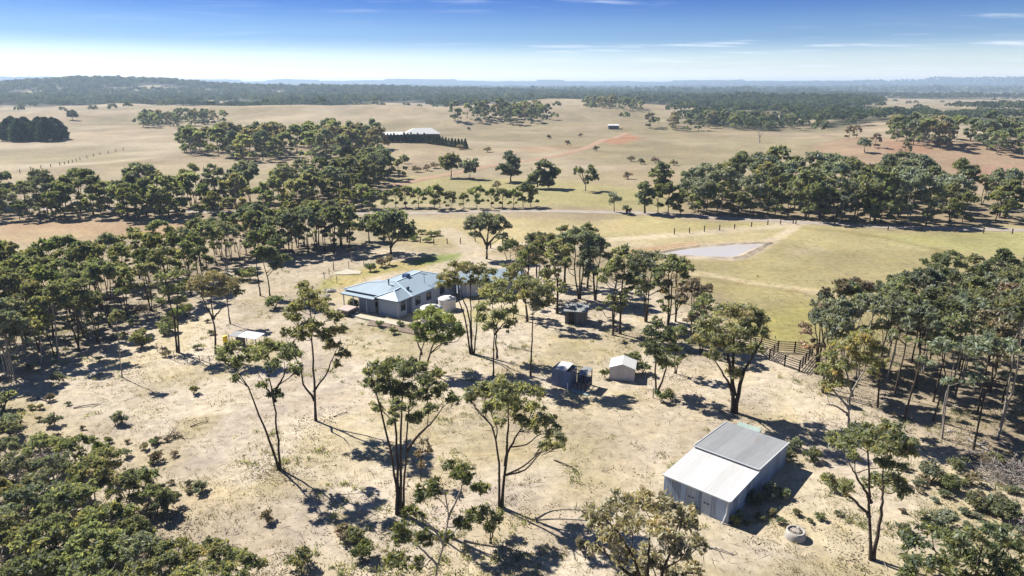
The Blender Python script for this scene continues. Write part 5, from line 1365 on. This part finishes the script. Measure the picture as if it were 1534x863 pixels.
# wire fences
def wire_fence(pts, label, sp, h=1.15, pw=.12, wires=3, mat='palepost', gate=None):
    P = [at(x, y) for x, y in pts]; o = empty('wire_fence', P[0]); tag(o, label, 'fence', 'wire fences'); prev = None; n_ = 0; ws = [[] for _ in range(wires)]
    for a, c in zip(P[:-1], P[1:]):
        L = math.hypot(c[0] - a[0], c[1] - a[1]); n = max(1, round(L / sp))
        for i in range(n + (c is P[-1])):
            q = a + (c - a) * i / n; q[2] = gz(q[0], q[1]); q = q - P[0]
            b = MB(); b.bar((q[0], q[1], q[2] - .2), (q[0] + random.uniform(-.04, .04), q[1], q[2] + h * random.uniform(.92, 1.08)), pw); b.build('post', M[mat], o)
            for k in range(wires): ws[k].append((q[0], q[1], q[2] + h * (k + 1) / (wires + .3)))
    b = MB()
    for wl_ in ws:
        for s, e in zip(wl_[:-1], wl_[1:]): b.bar(s, e, .012)
    b.build('wire', M['darkmetal'], o)


wire_fence([(610, 361), (650, 366), (690, 365), (712, 362)], 'paddock fence of dark posts across the slope behind the house', 3.5, 1.2, .18, mat='timber')
wire_fence([(1010, 351), (1055, 347), (1100, 343), (1150, 337), (1188, 335)], 'post and wire fence along the track above the dam', 4.5, 1.3, .2, mat='timber')
wire_fence([(1192, 336), (1250, 337), (1330, 345), (1430, 348), (1560, 352)], 'post and wire fence along the road side of the dam paddock', 7, 1.2, .2, mat='timber')
wire_fence([(90, 248), (120, 240), (150, 232), (185, 225)], 'straight line of fence posts across the pale plain', 8, 1.3, .2, mat='timber')
wire_fence([(0, 264), (30, 259), (90, 248)], 'fence line of posts nearer the long belt on the pale plain', 8, 1.3, .2, mat='timber')
wire_fence([(236, 527), (262, 541), (300, 546), (330, 548)], 'light garden mesh fence of thin pale stakes by the Y-forked tree', 1.5, 1.2, .06, 4)
wire_fence([(505, 424), (486, 418), (500, 406), (545, 399)], 'thin stakes fencing the garden slab behind the house', 2.5, 1.3, .09, 2)
wire_fence([(500, 404), (527, 393), (538, 386)], 'tall bare posts by the garden slab', 5, 2.2, .12, 1)
wire_fence([(978, 596), (1010, 604), (1050, 606)], 'short wire fence from the small tree toward the stout one', 3, 1.1, .09, 3)
for px, py in ((735, 372), (753, 366)):
    p = at(px, py); o = empty('gate_post', p); tag(o, 'stout timber gate post beside the driveway bend' if px == 735 else 'second timber gate post beside the driveway bend, further along', 'post', 'gate posts'); b = MB(); b.bar((0, 0, -.2), (0, 0, 1.5), .26); b.build('pole', M['timber'], o)

# far buildings
FA = frame_at('farmhouse', *at(612, 209)[:2], R_(12), 'long white-roofed farmhouse on the far hill behind the cypress row', 'house')
b = MB(); b.box(-2, 17, -4, 5, -1, 3.2); b.box(-18, -2, -2.5, 4, -1, 2.8); b.build('wall', M['darkmetal'], FA)
b = MB(); b.slab([(-2.6, -5, 3.2), (17.8, -5, 3.2), (13, .5, 6.2), (3, .5, 6.2)], .1); b.slab([(17.8, -5, 3.2), (17.8, 6, 3.2), (13, .5, 6.2)], .1); b.slab([(17.8, 6, 3.2), (-2.6, 6, 3.2), (3, .5, 6.2), (13, .5, 6.2)], .1); b.slab([(-2.6, 6, 3.2), (-2.6, -5, 3.2), (3, .5, 6.2)], .1); b.build('hip_roof', M['whitepaint'], FA)
b = MB(); b.slab([(-19, -3.5, 2.9), (-2.7, -3.5, 2.9), (-2.7, .5, 4.3), (-19, .5, 4.3)], .1); b.slab([(-19, .5, 4.3), (-2.7, .5, 4.3), (-2.7, 5, 2.9), (-19, 5, 2.9)], .1); b.build('gable_roof', M['whitepaint'], FA)
b = MB(); b.box(8, 17.05, -4.05, -3, -1, 3.0); b.build('brick_end', mat_plain('far_brick', (.2, .1, .09), .9, .1, .1), FA)
FS = frame_at('far_shed', *at(919, 193)[:2], R_(-5), 'little grey shed alone beside the top of the red track', 'shed')
b = MB(); b.box(-4, 4, -2.5, 2.5, -1, 2.6); b.build('wall', M['darksteel'], FS); b = MB(); b.slab([(-4.3, -2.9, 2.6), (4.3, -2.9, 2.6), (4.3, 2.9, 3.4), (-4.3, 2.9, 3.4)], .1); b.build('roof', M['roofwhite'], FS)


# ------------------------------------------------------------------ rocks, logs, brush heaps
def rock(px, py, s, label, group=None, seed=0, mat='rock'):
    rg_ = np.random.default_rng(seed); p = at(px, py); b = MB(); k = 9; prof = [(.15, -.2), (1, -.1), (1.05, .25), (.75, .55), (.3, .72), (.02, .75)]
    b.lathe(prof, k); V = np.array(b.v); V *= (1 + rg_.normal(0, .12, (len(V), 1))); V *= np.array([s * rg_.uniform(.8, 1.5), s, s * rg_.uniform(.7, 1)]); b.v = [tuple(v) for v in V]
    o = b.build('boulder', M[mat]); o.location = p; o.rotation_euler = (0, 0, rg_.uniform(0, 6)); return tag(o, label, 'boulder', group)


for i, (px, py, s) in enumerate([(496, 437, .7), (490, 443, .5), (486, 436, .45)]): rock(px, py, s, ['large pale boulder on the bare edge of the house garden', 'middle pale boulder on the bare edge of the house garden', 'small pale boulder on the bare edge of the house garden'][i], 'garden boulders', 10 + i)
for i, (px, py, s) in enumerate([(603, 386, .6), (612, 383, .8), (618, 381, .55), (592, 388, .5)]): rock(px, py, s, 'pale landscaping boulder in the line along the green lawn above the house', 'lawn boulders', 20 + i)
for i, (px, py, s) in enumerate([(1376, 241, 1.8), (1384, 242, 1.4), (1370, 240, 1.2), (1390, 240, 1.0)]): rock(px, py, s, 'grey boulder in the heap below the red-soil grove', 'red-soil boulders', 30 + i, 'concrete')
for i, (px, py, s) in enumerate([(1455, 271, 1.3), (1464, 272, 1.0), (1482, 274, 1.1)]): rock(px, py, s, 'grey boulder lying on grass past the pink bare patch', 'grass boulders', 40 + i, 'concrete')
rock(1421, 647, .28, 'small pale stone at the foot of the dense wood trunks', None, 50)


def log_(px0, py0, px1, py1, r, label, mat='deadwood', br=3, seed=1):
    a, c = at(px0, py0), at(px1, py1); rg_ = np.random.default_rng(seed); L = np.linalg.norm(c - a); d = c - a
    P = smooth_path([np.zeros(3) + [0, 0, r], d * .5 + [0, 0, r * 1.4 + .05], d + [0, 0, r]], 8); TV, TF = tube_np(P, np.linspace(r, r * .5, len(P)), 7); TV = [TV]; TF = [TF]; nb = len(TV[0])
    for q in range(br):
        s = P[rg_.integers(2, len(P))]; e = s + rg_.normal(0, 1, 3) * L * .22; e[2] = abs(e[2]) * .6 + .1
        V, F = tube_np(smooth_path([s, (s + e) / 2 + rg_.normal(0, .08, 3), e], 5), np.linspace(r * .45, .02, 3 if False else len(smooth_path([s, (s + e) / 2, e], 5))), 5); TV.append(V); TF.append(F + nb); nb += len(V)
    o = obj_of('fallen_log', np_mesh('fallen_log', np.vstack(TV), np.vstack(TF), smooth=True), M[mat]); o.location = a; return tag(o, label, 'log', 'fallen timber')


log_(1450, 660, 1500, 690, .14, 'long grey fallen limb lying along the shaded front of the dense wood', seed=2)
log_(1475, 690, 1510, 700, .12, 'forked grey fallen branch at the front of the dense wood', br=5, seed=3)
log_(1515, 672, 1530, 702, .17, 'bleached fallen trunk tilted beside the grey brush heap', br=4, seed=4)
log_(1462, 668, 1480, 664, .1, 'short fallen limb propped among trunks of the dense wood', seed=5)
log_(1080, 640, 1120, 650, .09, 'dark fallen stick in the stout tree\'s shadow behind the shed', 'bark', seed=6)
log_(500, 625, 520, 618, .05, 'thin fallen stick on bare ground right of the single-stemmed gum', 'bark', seed=7)
log_(920, 455, 960, 462, .1, 'grey fallen limb lying in tree shade near the paired bare trunks', seed=8)


def brush_heap(px, py, rx, ry, h, n, label, seed, mat='deadwood'):
    rg_ = np.random.default_rng(seed); c = at(px, py); TV, TF, nb = [], [], 0
    for i in range(n):
        a = rg_.uniform(0, 6.28); u = math.sqrt(rg_.random()); s = np.array([math.cos(a) * u * rx, math.sin(a) * u * ry, rg_.uniform(0, h * (1 - u * u * .8))])
        d = rg_.normal(size=3); d[2] *= .35; d /= np.linalg.norm(d); L = rg_.uniform(.5, 1.5)
        Q = smooth_path([s, s + d * L * .5 + rg_.normal(0, .1, 3), s + d * L + [0, 0, rg_.uniform(0, .2)]], 5)
        V, F = tube_np(Q, np.linspace(rg_.uniform(.02, .05), .008, len(Q)), 4); V[:, 2] = np.maximum(V[:, 2], -.05); TV.append(V); TF.append(F + nb); nb += len(V)
    o = obj_of('brush_heap', np_mesh('brush_heap', np.vstack(TV), np.vstack(TF)), M[mat]); o.location = c; return tag(o, label, 'brush heap', 'heaps of dead branches')


brush_heap(1512, 716, 2.6, 1.8, 1.5, 420, 'big heap of dead grey branches at the frame edge below the dense wood', 1)
brush_heap(1470, 688, 1.6, 1.0, .7, 130, 'lower heap of dead branches against the dense wood\'s front', 2)
brush_heap(215, 465, 1.8, 1.2, 1.0, 150, 'purplish brush heap inside the long wood\'s clearing side', 3, 'bark')
brush_heap(1540, 790, 1.3, 1.2, .9, 160, 'dead brown branches at the frame edge right of the leafy corner tree', 5)
brush_heap(70, 690, 1.3, .8, .6, 110, 'silvery dead twigs heaped above the thicket beside the grey bush', 6)
brush_heap(128, 775, 1.2, .9, .8, 110, 'tangle of pale dead branches showing through the middle of the thicket', 7)
brush_heap(205, 815, 1.2, .9, .7, 110, 'tangle of pale dead branches low on the thicket\'s clearing side', 8)
brush_heap(262, 655, .7, .5, .25, 40, 'small scatter of dead sticks on the bare slope off the thicket', 9, 'bark')
log_(40, 590, 75, 604, .09, 'grey fallen limb in shade below the whitish leaning stems', seed=9)
log_(110, 612, 150, 606, .07, 'thin grey fallen limb on the slope below the long wood', seed=10)
log_(150, 450, 200, 446, .11, 'dark fallen limb deep under the long wood', 'bark', seed=11)
log_(285, 640, 312, 632, .05, 'thin dark fallen stick alone on the pale slope', 'bark', seed=12)
log_(830, 690, 862, 704, .06, 'thin dark fallen stick right of the V-trunked gum', 'bark', seed=13)
log_(1060, 820, 1100, 832, .06, 'short grey fallen stick on the sand below the iron shed', seed=14)
log_(760, 520, 800, 528, .07, 'grey fallen limb in the clearing before the pole-trunked gum', seed=15)
# ------------------------------------------------------------------ foreground thicket, shrubs, ground litter
hero('grey-brown bushy gum crown rising into view below the iron shed', (968, 915), [[(966, 915), (955, 850), (930, 800), (905, 770)], [(970, 915), (972, 840), (975, 780)], [(972, 915), (1000, 850), (1020, 800)], [(958, 870), (920, 840), (890, 800)]],
     [(892, 778, 22, 16), (925, 758, 24, 15), (962, 750, 24, 14), (998, 762, 24, 16), (1028, 785, 20, 18), (1045, 818, 18, 18), (908, 805, 22, 16), (945, 790, 25, 17), (985, 795, 24, 17), (1012, 825, 22, 18), (930, 832, 22, 16), (972, 835, 24, 16), (1040, 850, 16, 14), (890, 825, 12, 12), (955, 865, 26, 16), (1005, 862, 22, 14)], leaf='brown', tint=.4, dens=80, r=.14)
hero('young gum at the bottom edge with a pale thin trunk and separate leaf tufts', (648, 880), [[(648, 880), (662, 820), (672, 770), (668, 735), (660, 722)], [(671, 775), (685, 745), (695, 722), (715, 728)], [(664, 812), (645, 790), (620, 770)], [(656, 845), (625, 825), (600, 812)]],
     [(645, 735, 20, 15), (692, 716, 17, 16), (721, 732, 14, 12), (617, 768, 15, 11), (600, 804, 19, 15), (637, 808, 17, 15), (692, 788, 15, 13), (595, 842, 18, 16), (668, 806, 14, 10), (630, 745, 10, 9), (672, 700, 9, 9), (625, 845, 14, 12), (708, 770, 9, 8)], leaf='bright', tint=.3, bark='barkpale', r=.075, dens=110)
hero('small sapling with dark tufts beside the trunks of the broad V-trunked gum', (735, 815), [[(735, 815), (733, 790), (728, 770)], [(734, 800), (742, 785)]], [(726, 768, 14, 11), (744, 778, 11, 10), (733, 792, 12, 8), (716, 780, 8, 8)], leaf='olive', tint=.25, r=.05, dens=110)
hero('leafy yellow-green gum crown filling the corner beyond the two-trunked gum', (1445, 935), [[(1445, 935), (1430, 870), (1400, 820)], [(1447, 935), (1455, 860), (1460, 810)], [(1450, 935), (1480, 860), (1500, 820)]],
     [(1368, 812, 20, 16), (1398, 795, 22, 15), (1425, 812, 22, 16), (1455, 803, 20, 14), (1488, 798, 22, 14), (1515, 815, 20, 16), (1380, 845, 22, 17), (1415, 848, 24, 16), (1450, 838, 22, 16), (1485, 835, 22, 16), (1520, 850, 20, 16), (1360, 860, 14, 14), (1440, 872, 28, 16), (1500, 875, 26, 16)], leaf='ochre', tint=.45, dens=85, r=.12)
hero('slim sapling with sparse brownish leaves just behind the four-stemmed gum', (630, 722), [[(630, 722), (631, 690), (634, 668)]], [(636, 664, 9, 10), (628, 680, 8, 9), (633, 698, 7, 9), (642, 676, 7, 7)], leaf='brown', tint=.35, r=.04, dens=45)

# low dense trees seen from above along the lower border of the clearing
rw = np.random.default_rng(71)
forms_t = []
for i in range(7):
    rng = np.random.default_rng(1200 + i)
    st, cl = gum_form(rng, 5.0, 2.5, cb=.22, nst=[3, 2, 4, 3][i % 4], ncl=15, rr=(.2, .32), low=.7, thick=1.1)
    g = tree_geo(1250 + i, st, cl, .34, .12, 95)
    forms_t.append(tree_meshes('thicket_form', g, ['ochre', 'olive', 'ochre', 'grey', 'olive', 'ochre', 'grey'][i], 'barkpale'))
TH = [(20, 700, .6), (70, 702, .7), (120, 705, .75), (160, 715, .6), (30, 745, .8), (85, 752, .9), (140, 760, .9), (195, 762, .7), (235, 770, .55), (0, 800, .95), (55, 812, 1.0), (115, 815, 1.05), (165, 830, .9), (205, 842, .75), (20, 870, 1.05),
      (90, 880, 1.1), (150, 890, 1.05), (215, 880, .85), (265, 885, .8), (320, 880, .75), (365, 892, .7), (-40, 760, .9), (-45, 840, 1.0), (60, 945, 1.1), (140, 955, 1.1), (220, 945, 1.0), (290, 940, .9), (350, 945, .8), (400, 940, .6)]
tl = ['ochre-tipped', 'olive', 'rusty-tipped', 'grey-green', 'dark olive', 'golden-tipped', 'silvery green']
for i, (px, py, s) in enumerate(TH):
    k = int(rw.integers(7)); row = 'far fringe' if py < 720 else 'second row' if py < 790 else 'middle' if py < 850 else 'bottom rows'
    edge = px > 190
    plant('thicket_gum', forms_t[k], at(px, py), rw.uniform(0, 6), s * .92, f'{tl[k]} bushy gum in the {row} of the foreground thicket' + (', on its clearing side' if edge else ''), 'tree', f'thicket {row} {tl[k]}{" edge" if edge else ""}')

# shrubs
def shrub_form(seed, H, Wc, leaf, L=.26, Wd=.1, dens=150, n=7, bark='bark'):
    rng = np.random.default_rng(seed); stems = []; cl = []
    for i in range(4):
        a = rng.uniform(0, 6.28); stems.append(([np.zeros(3), np.array([math.cos(a) * Wc * .3, math.sin(a) * Wc * .3, H * .4]), np.array([math.cos(a) * Wc * .55, math.sin(a) * Wc * .55, H * .75])], .035, .012))
    for i in range(n):
        a = rng.uniform(0, 6.28); u = math.sqrt(rng.random()) * .65; r = Wc * rng.uniform(.35, .5)
        cl.append((np.array([math.cos(a) * u * Wc, math.sin(a) * u * Wc, H * rng.uniform(.35, .8) * (1 - .3 * u)]), (r, r, H * .3), rng.uniform(.2, .6)))
    return tree_meshes('shrub_form', tree_geo(seed + 9, stems, cl, L, Wd, dens, 5), leaf, bark)


SF = {k: [shrub_form(1400 + i * 10 + j, 1.5, .95, k) for j in range(2)] for i, k in enumerate(['olive', 'grey', 'bright', 'brown', 'ochre'])}


def shrub(px, py, s, kind, label, group=None, sz=1.0):
    p = at(px, py)
    return plant('shrub', SF[kind][int(rw.integers(2))], p, rw.uniform(0, 6), s, label, 'shrub', group, sz=sz, parts=('stem', 'foliage'))


for px, py, s, k, lab in [(183, 634, 1.0, 'grey', 'round blue-green shrub alone on the bare slope with a long shadow'), (82, 636, .95, 'grey', 'bluish shrub on the bare slope, nearer the thicket than the round blue-green one'), (302, 738, .8, 'grey', 'small dark shrub alone on bare ground off the thicket\'s corner'),
                          (213, 519, 1.5, 'bright', 'bright lime-green bush in front of the long wood'), (280, 475, 1.4, 'bright', 'lime-green bush under the wispy paired gum, farther one'), (262, 480, 1.3, 'bright', 'lime-green bush under the wispy paired gum, nearer one'), (250, 497, 1.5, 'olive', 'dark bush at the foot of the wispy paired gum'),
                          (412, 462, 1.6, 'olive', 'dark round bush at the foot of the lone two-trunked slope gum'), (375, 420, 1.6, 'olive', 'dark bush pile on the long wood\'s far corner'), (360, 418, 1.3, 'bright', 'bright bush on the long wood\'s far corner'), (250, 762, 1.3, 'grey', 'silvery shrub at the outer corner of the thicket'), (215, 735, 1.6, 'olive', 'blue-green dense shrub in the second row of the thicket\'s corner'),
                          (400, 782, .7, 'brown', 'thin purplish shrub on the sand left of the four-stemmed gum'), (235, 690, .7, 'brown', 'sparse brown shrub between the thicket and the clearing'), (190, 684, .6, 'grey', 'small grey shrub at the thicket\'s upper edge'), (155, 690, 1.2, 'bright', 'bright green bush on the upper edge of the thicket'), (60, 675, 1.2, 'grey', 'silver-grey twiggy bush above the thicket'),
                          (15, 655, 1.3, 'olive', 'dark bush above the thicket at the frame edge'), (5, 615, 1.6, 'olive', 'dark green bush at the frame edge below the white stems'), (88, 575, 1.0, 'grey', 'small dark shrub below the long wood\'s pale corner trunk'), (20, 640, 1.1, 'grey', 'teal shrub at the frame edge above the thicket'), (75, 600, .6, 'brown', 'low brown shrub under the long wood\'s shadows'),
                          (290, 590, .7, 'ochre', 'low ochre tuft bush in the middle of the pale slope'), (530, 815, 1.0, 'olive', 'dark shrub at the bottom edge left of the pale-trunked young gum'), (543, 838, 1.0, 'bright', 'green shrub at the bottom edge touching the pale-trunked young gum'), (450, 850, 1.1, 'olive', 'low spreading green shrub at the bottom edge off the thicket'), (516, 808, .8, 'brown', 'brownish shrub behind the dark one at the bottom edge'),
                          (1148, 745, 1.0, 'grey', 'grey-green shrub in the shed\'s shadow beside its side wall'), (1128, 755, .9, 'olive', 'olive shrub hugging the shed side wall'), (1172, 745, .7, 'olive', 'dark shrub farther into the shed\'s shadow'), (1178, 690, .9, 'olive', 'shrub at the back corner of the iron shed'), (1215, 690, .9, 'ochre', 'low yellowish shrub on sand past the back corner of the shed'),
                          (1395, 722, 1.3, 'grey', 'blue-grey shrub on sand below the dense wood'), (1435, 705, 1.0, 'olive', 'green shrub on sand below the dense wood, higher up'), (1422, 735, .9, 'bright', 'bright green shrub below the blue-grey one'), (1462, 762, 1.0, 'olive', 'low shrub on sand between the corner tree and the brush heap'), (1490, 700, .9, 'bright', 'small lime shrub against the dead brush heap'),
                          (1410, 790, 1.1, 'grey', 'dull shrub just above the leafy corner tree'), (1500, 775, 1.3, 'olive', 'wide olive shrub by the frame edge above the corner tree'), (1455, 725, .8, 'brown', 'brown twiggy shrub amid the sandy strip below the dense wood'), (1475, 695, .8, 'brown', 'brownish bush at the tip of the brush heap'),
                          (990, 602, .9, 'bright', 'yellow-green bush at the foot of the small narrow-crowned gum'), (1004, 598, .8, 'ochre', 'ochre bush beside the yellow-green one near the small gum'), (948, 545, 1.2, 'olive', 'dark small shrub behind the cream shed'), (906, 566, .8, 'bright', 'green shrub at the corner of the cream shed'), (962, 560, 1.2, 'olive', 'dark shrub in the cream shed\'s shadow'),
                          (555, 406, 1.2, 'olive', 'round clipped-looking bush in the garden behind the house'), (572, 400, 1.2, 'brown', 'brown bush in the garden hedge behind the house'), (583, 397, 1.3, 'brown', 'second brown bush in the garden hedge, nearer the spreading gum'), (530, 462, 1.2, 'olive', 'dark bush at the verandah corner beside the covered spa'), (600, 489, .6, 'bright', 'low green plants in the mulched bed'),
                          (568, 490, .7, 'bright', 'low green plant clump below the mulched beds'), (590, 500, .7, 'bright', 'second low green plant clump below the mulched beds'), (490, 455, .9, 'olive', 'olive bush on the gravel edge of the yard'), (480, 462, .9, 'ochre', 'ochre bush on the gravel edge of the yard'), (1100, 785, .6, 'bright', 'weedy green shrub at the shed\'s front corner'),
                          (1190, 672, .9, 'grey', 'grey shrub near the shed back wall on sand'), (1250, 735, .7, 'ochre', 'low ochre shrub between the shed\'s shadow and the two-trunked gum'), (1240, 725, .7, 'olive', 'low olive shrub at the tip of the shed\'s shadow'), (870, 825, .7, 'brown', 'brown shrub in the V-trunked gum\'s shadow')]:
    shrub(px, py, s, k, lab)
for i, (px, py) in enumerate([(619, 355), (600, 360), (620, 361), (632, 351), (646, 354), (655, 353), (640, 363), (575, 362)]):
    shrub(px, py, 1.3, 'bright', 'dark green low bush dotted on the slope behind the spreading park-like gum', 'dotted slope bushes', .6)
for i in range(26):
    shrub(rw.uniform(1350, 1534), rw.uniform(700, 800), rw.uniform(.35, .7), ['olive', 'grey', 'ochre', 'brown'][i % 4], 'small scrubby shrub on the sand below the dense wood', 'scrub on the sandy strip', .8)
for i in range(30):
    px = rw.uniform(0, 330); shrub(px, rw.uniform(600, 700) + max(0, px - 150) * .5, rw.uniform(.3, .6), ['olive', 'grey', 'ochre', 'brown', 'brown'][i % 5], 'small scrubby shrub on the slope above the thicket', 'scrub on the slope', .8)
for i in range(16):
    shrub(rw.uniform(20, 330), rw.uniform(470, 560), rw.uniform(.5, .9), ['olive', 'grey', 'brown'][i % 3], 'small shrub in the shade of the long wood', 'scrub under the long wood', .8)
for i in range(14):
    t = i / 13; shrub(1000 + 250 * t + rw.uniform(-6, 6), np.interp(t, [0, 1], [752, 800]) + rw.uniform(-4, 10) if t < .4 else 770 + rw.uniform(0, 30), rw.uniform(.3, .5), ['ochre', 'olive'][i % 2], 'low weedy shrub along the front of the iron shed', 'weeds by the shed', .9)
for i, (px, py) in enumerate([(575, 300), (625, 258), (640, 256), (652, 252), (575, 236), (945, 242), (982, 244), (960, 246), (1010, 248), (893, 226), (870, 205), (850, 217), (702, 195), (822, 208), (690, 224), (730, 228), (940, 268), (745, 283), (1185, 182), (1000, 182)]):
    shrub(px, py, 2.2, 'brown', 'dark low bush dotted on the far open pasture', 'far pasture bushes', .8)

# ------------------------------------------------------------------ dry grass, fallen leaves and low plants nobody could count
def blades(name, X, Y, rng, nb, h, wdt, mat, tint, spread=.12, tsd=.15, flat=False):
    n = len(X); Z = terrain(X, Y); base = np.stack([X, Y, Z], 1)[:, None, :] + rng.normal(0, 1, (n, nb, 3)) * [spread, spread, 0]
    hh = h[:, None, None] * rng.uniform(.6, 1.3, (n, nb, 1)); d = rng.normal(size=(n, nb, 3)) * [.45, .45, 0] + [0, 0, 1]
    if flat: d = rng.normal(size=(n, nb, 3)) * [1, 1, .18]
    d /= np.linalg.norm(d, axis=2, keepdims=True)
    s = np.cross(d, rng.normal(size=(n, nb, 3))); s /= np.linalg.norm(s, axis=2, keepdims=True)
    if flat: base = base + [0, 0, .03]
    V = np.stack([base, base + d * hh * .5 + s * wdt, base + d * hh, base + d * hh * .5 - s * wdt], 2).reshape(-1, 3)
    t = np.repeat(np.clip(tint[:, None] + rng.normal(0, tsd, (n, nb)), 0, 1).reshape(-1), 4)
    return tag(obj_of(name, np_mesh(name, V, np.arange(len(V)).reshape(-1, 4), tint=t), M[mat]), kind='stuff')


rg = np.random.default_rng(83)
def ground_cand(n, y0=34, y1=130):
    d = np.exp(rg.uniform(math.log(y0), math.log(y1), n)); px = rg.uniform(-120, 1650, n)
    return (px - CX) / FPX * np.hypot(d, CAMH * .6), d


X, Y = ground_cand(120000, 34, 150); c = soil_colour(X, Y); lit = c[:, 3]
pn = fbm(X * .35, Y * .35, 101, 4) + .35 * (fbm(X * .07, Y * .07, 105, 3) - .5)
k = rg.random(len(X)) < np.clip((pn - .42) * 3.2, .03, .9) * (.18 + .28 * lit)
X1, Y1 = X[k], Y[k]; blades('dry_grass', X1, Y1, rg, 5, rg.uniform(.08, .26, len(X1)), .025, 'straw', np.clip(rg.normal(.55, .22, len(X1)), 0, 1), .14)
X, Y = ground_cand(80000, 34, 125); c = soil_colour(X, Y); pn = fbm(X * .5 + 40, Y * .5, 111, 4) + .4 * (fbm(X * .09, Y * .09, 115, 3) - .5)
TP = np.array(TREE_POS); near_t = np.zeros(len(X))
for q in range(0, len(X), 4000):
    dd = (X[q:q + 4000, None] - TP[None, :, 0] - .6) ** 2 + (Y[q:q + 4000, None] - TP[None, :, 1] + .3) ** 2
    near_t[q:q + 4000] = np.exp(-dd / 6.0).sum(1)
k = rg.random(len(X)) < np.clip((pn - .50) * 4, .01, 1) * (.02 + .16 * c[:, 3]) + np.clip(near_t, 0, 1) * .5 * np.clip((pn - .36) * 4, .1, 1)
X1, Y1 = X[k], Y[k]; blades('fallen_leaves', X1, Y1, rg, 6, rg.uniform(.09, .24, len(X1)), .04, 'litter', rg.uniform(.1, .8, len(X1)), .3, .2, True)
X, Y = ground_cand(16000, 34, 120); c = soil_colour(X, Y); pn = fbm(X * .22 + 80, Y * .22, 121, 4) + .4 * (fbm(X * .05, Y * .05, 125, 3) - .5)
k = (rg.random(len(X)) < np.clip((pn - .54) * 6, .0, 1) * c[:, 3])
X1, Y1 = X[k], Y[k]; blades('low_weeds', X1, Y1, rg, 16, rg.uniform(.12, .4, len(X1)), .04, 'olive', rg.uniform(.1, .7, len(X1)), .17, .15)
# mounded sticks and twigs
X, Y = ground_cand(20000, 34, 110); c = soil_colour(X, Y); k = rg.random(len(X)) < c[:, 3] * .45; X1, Y1 = X[k], Y[k]
blades('fallen_twigs', X1, Y1, rg, 1, rg.uniform(.4, 1.6, len(X1)), .02, 'litter', rg.uniform(.3, 1, len(X1)), .1, .1, True)
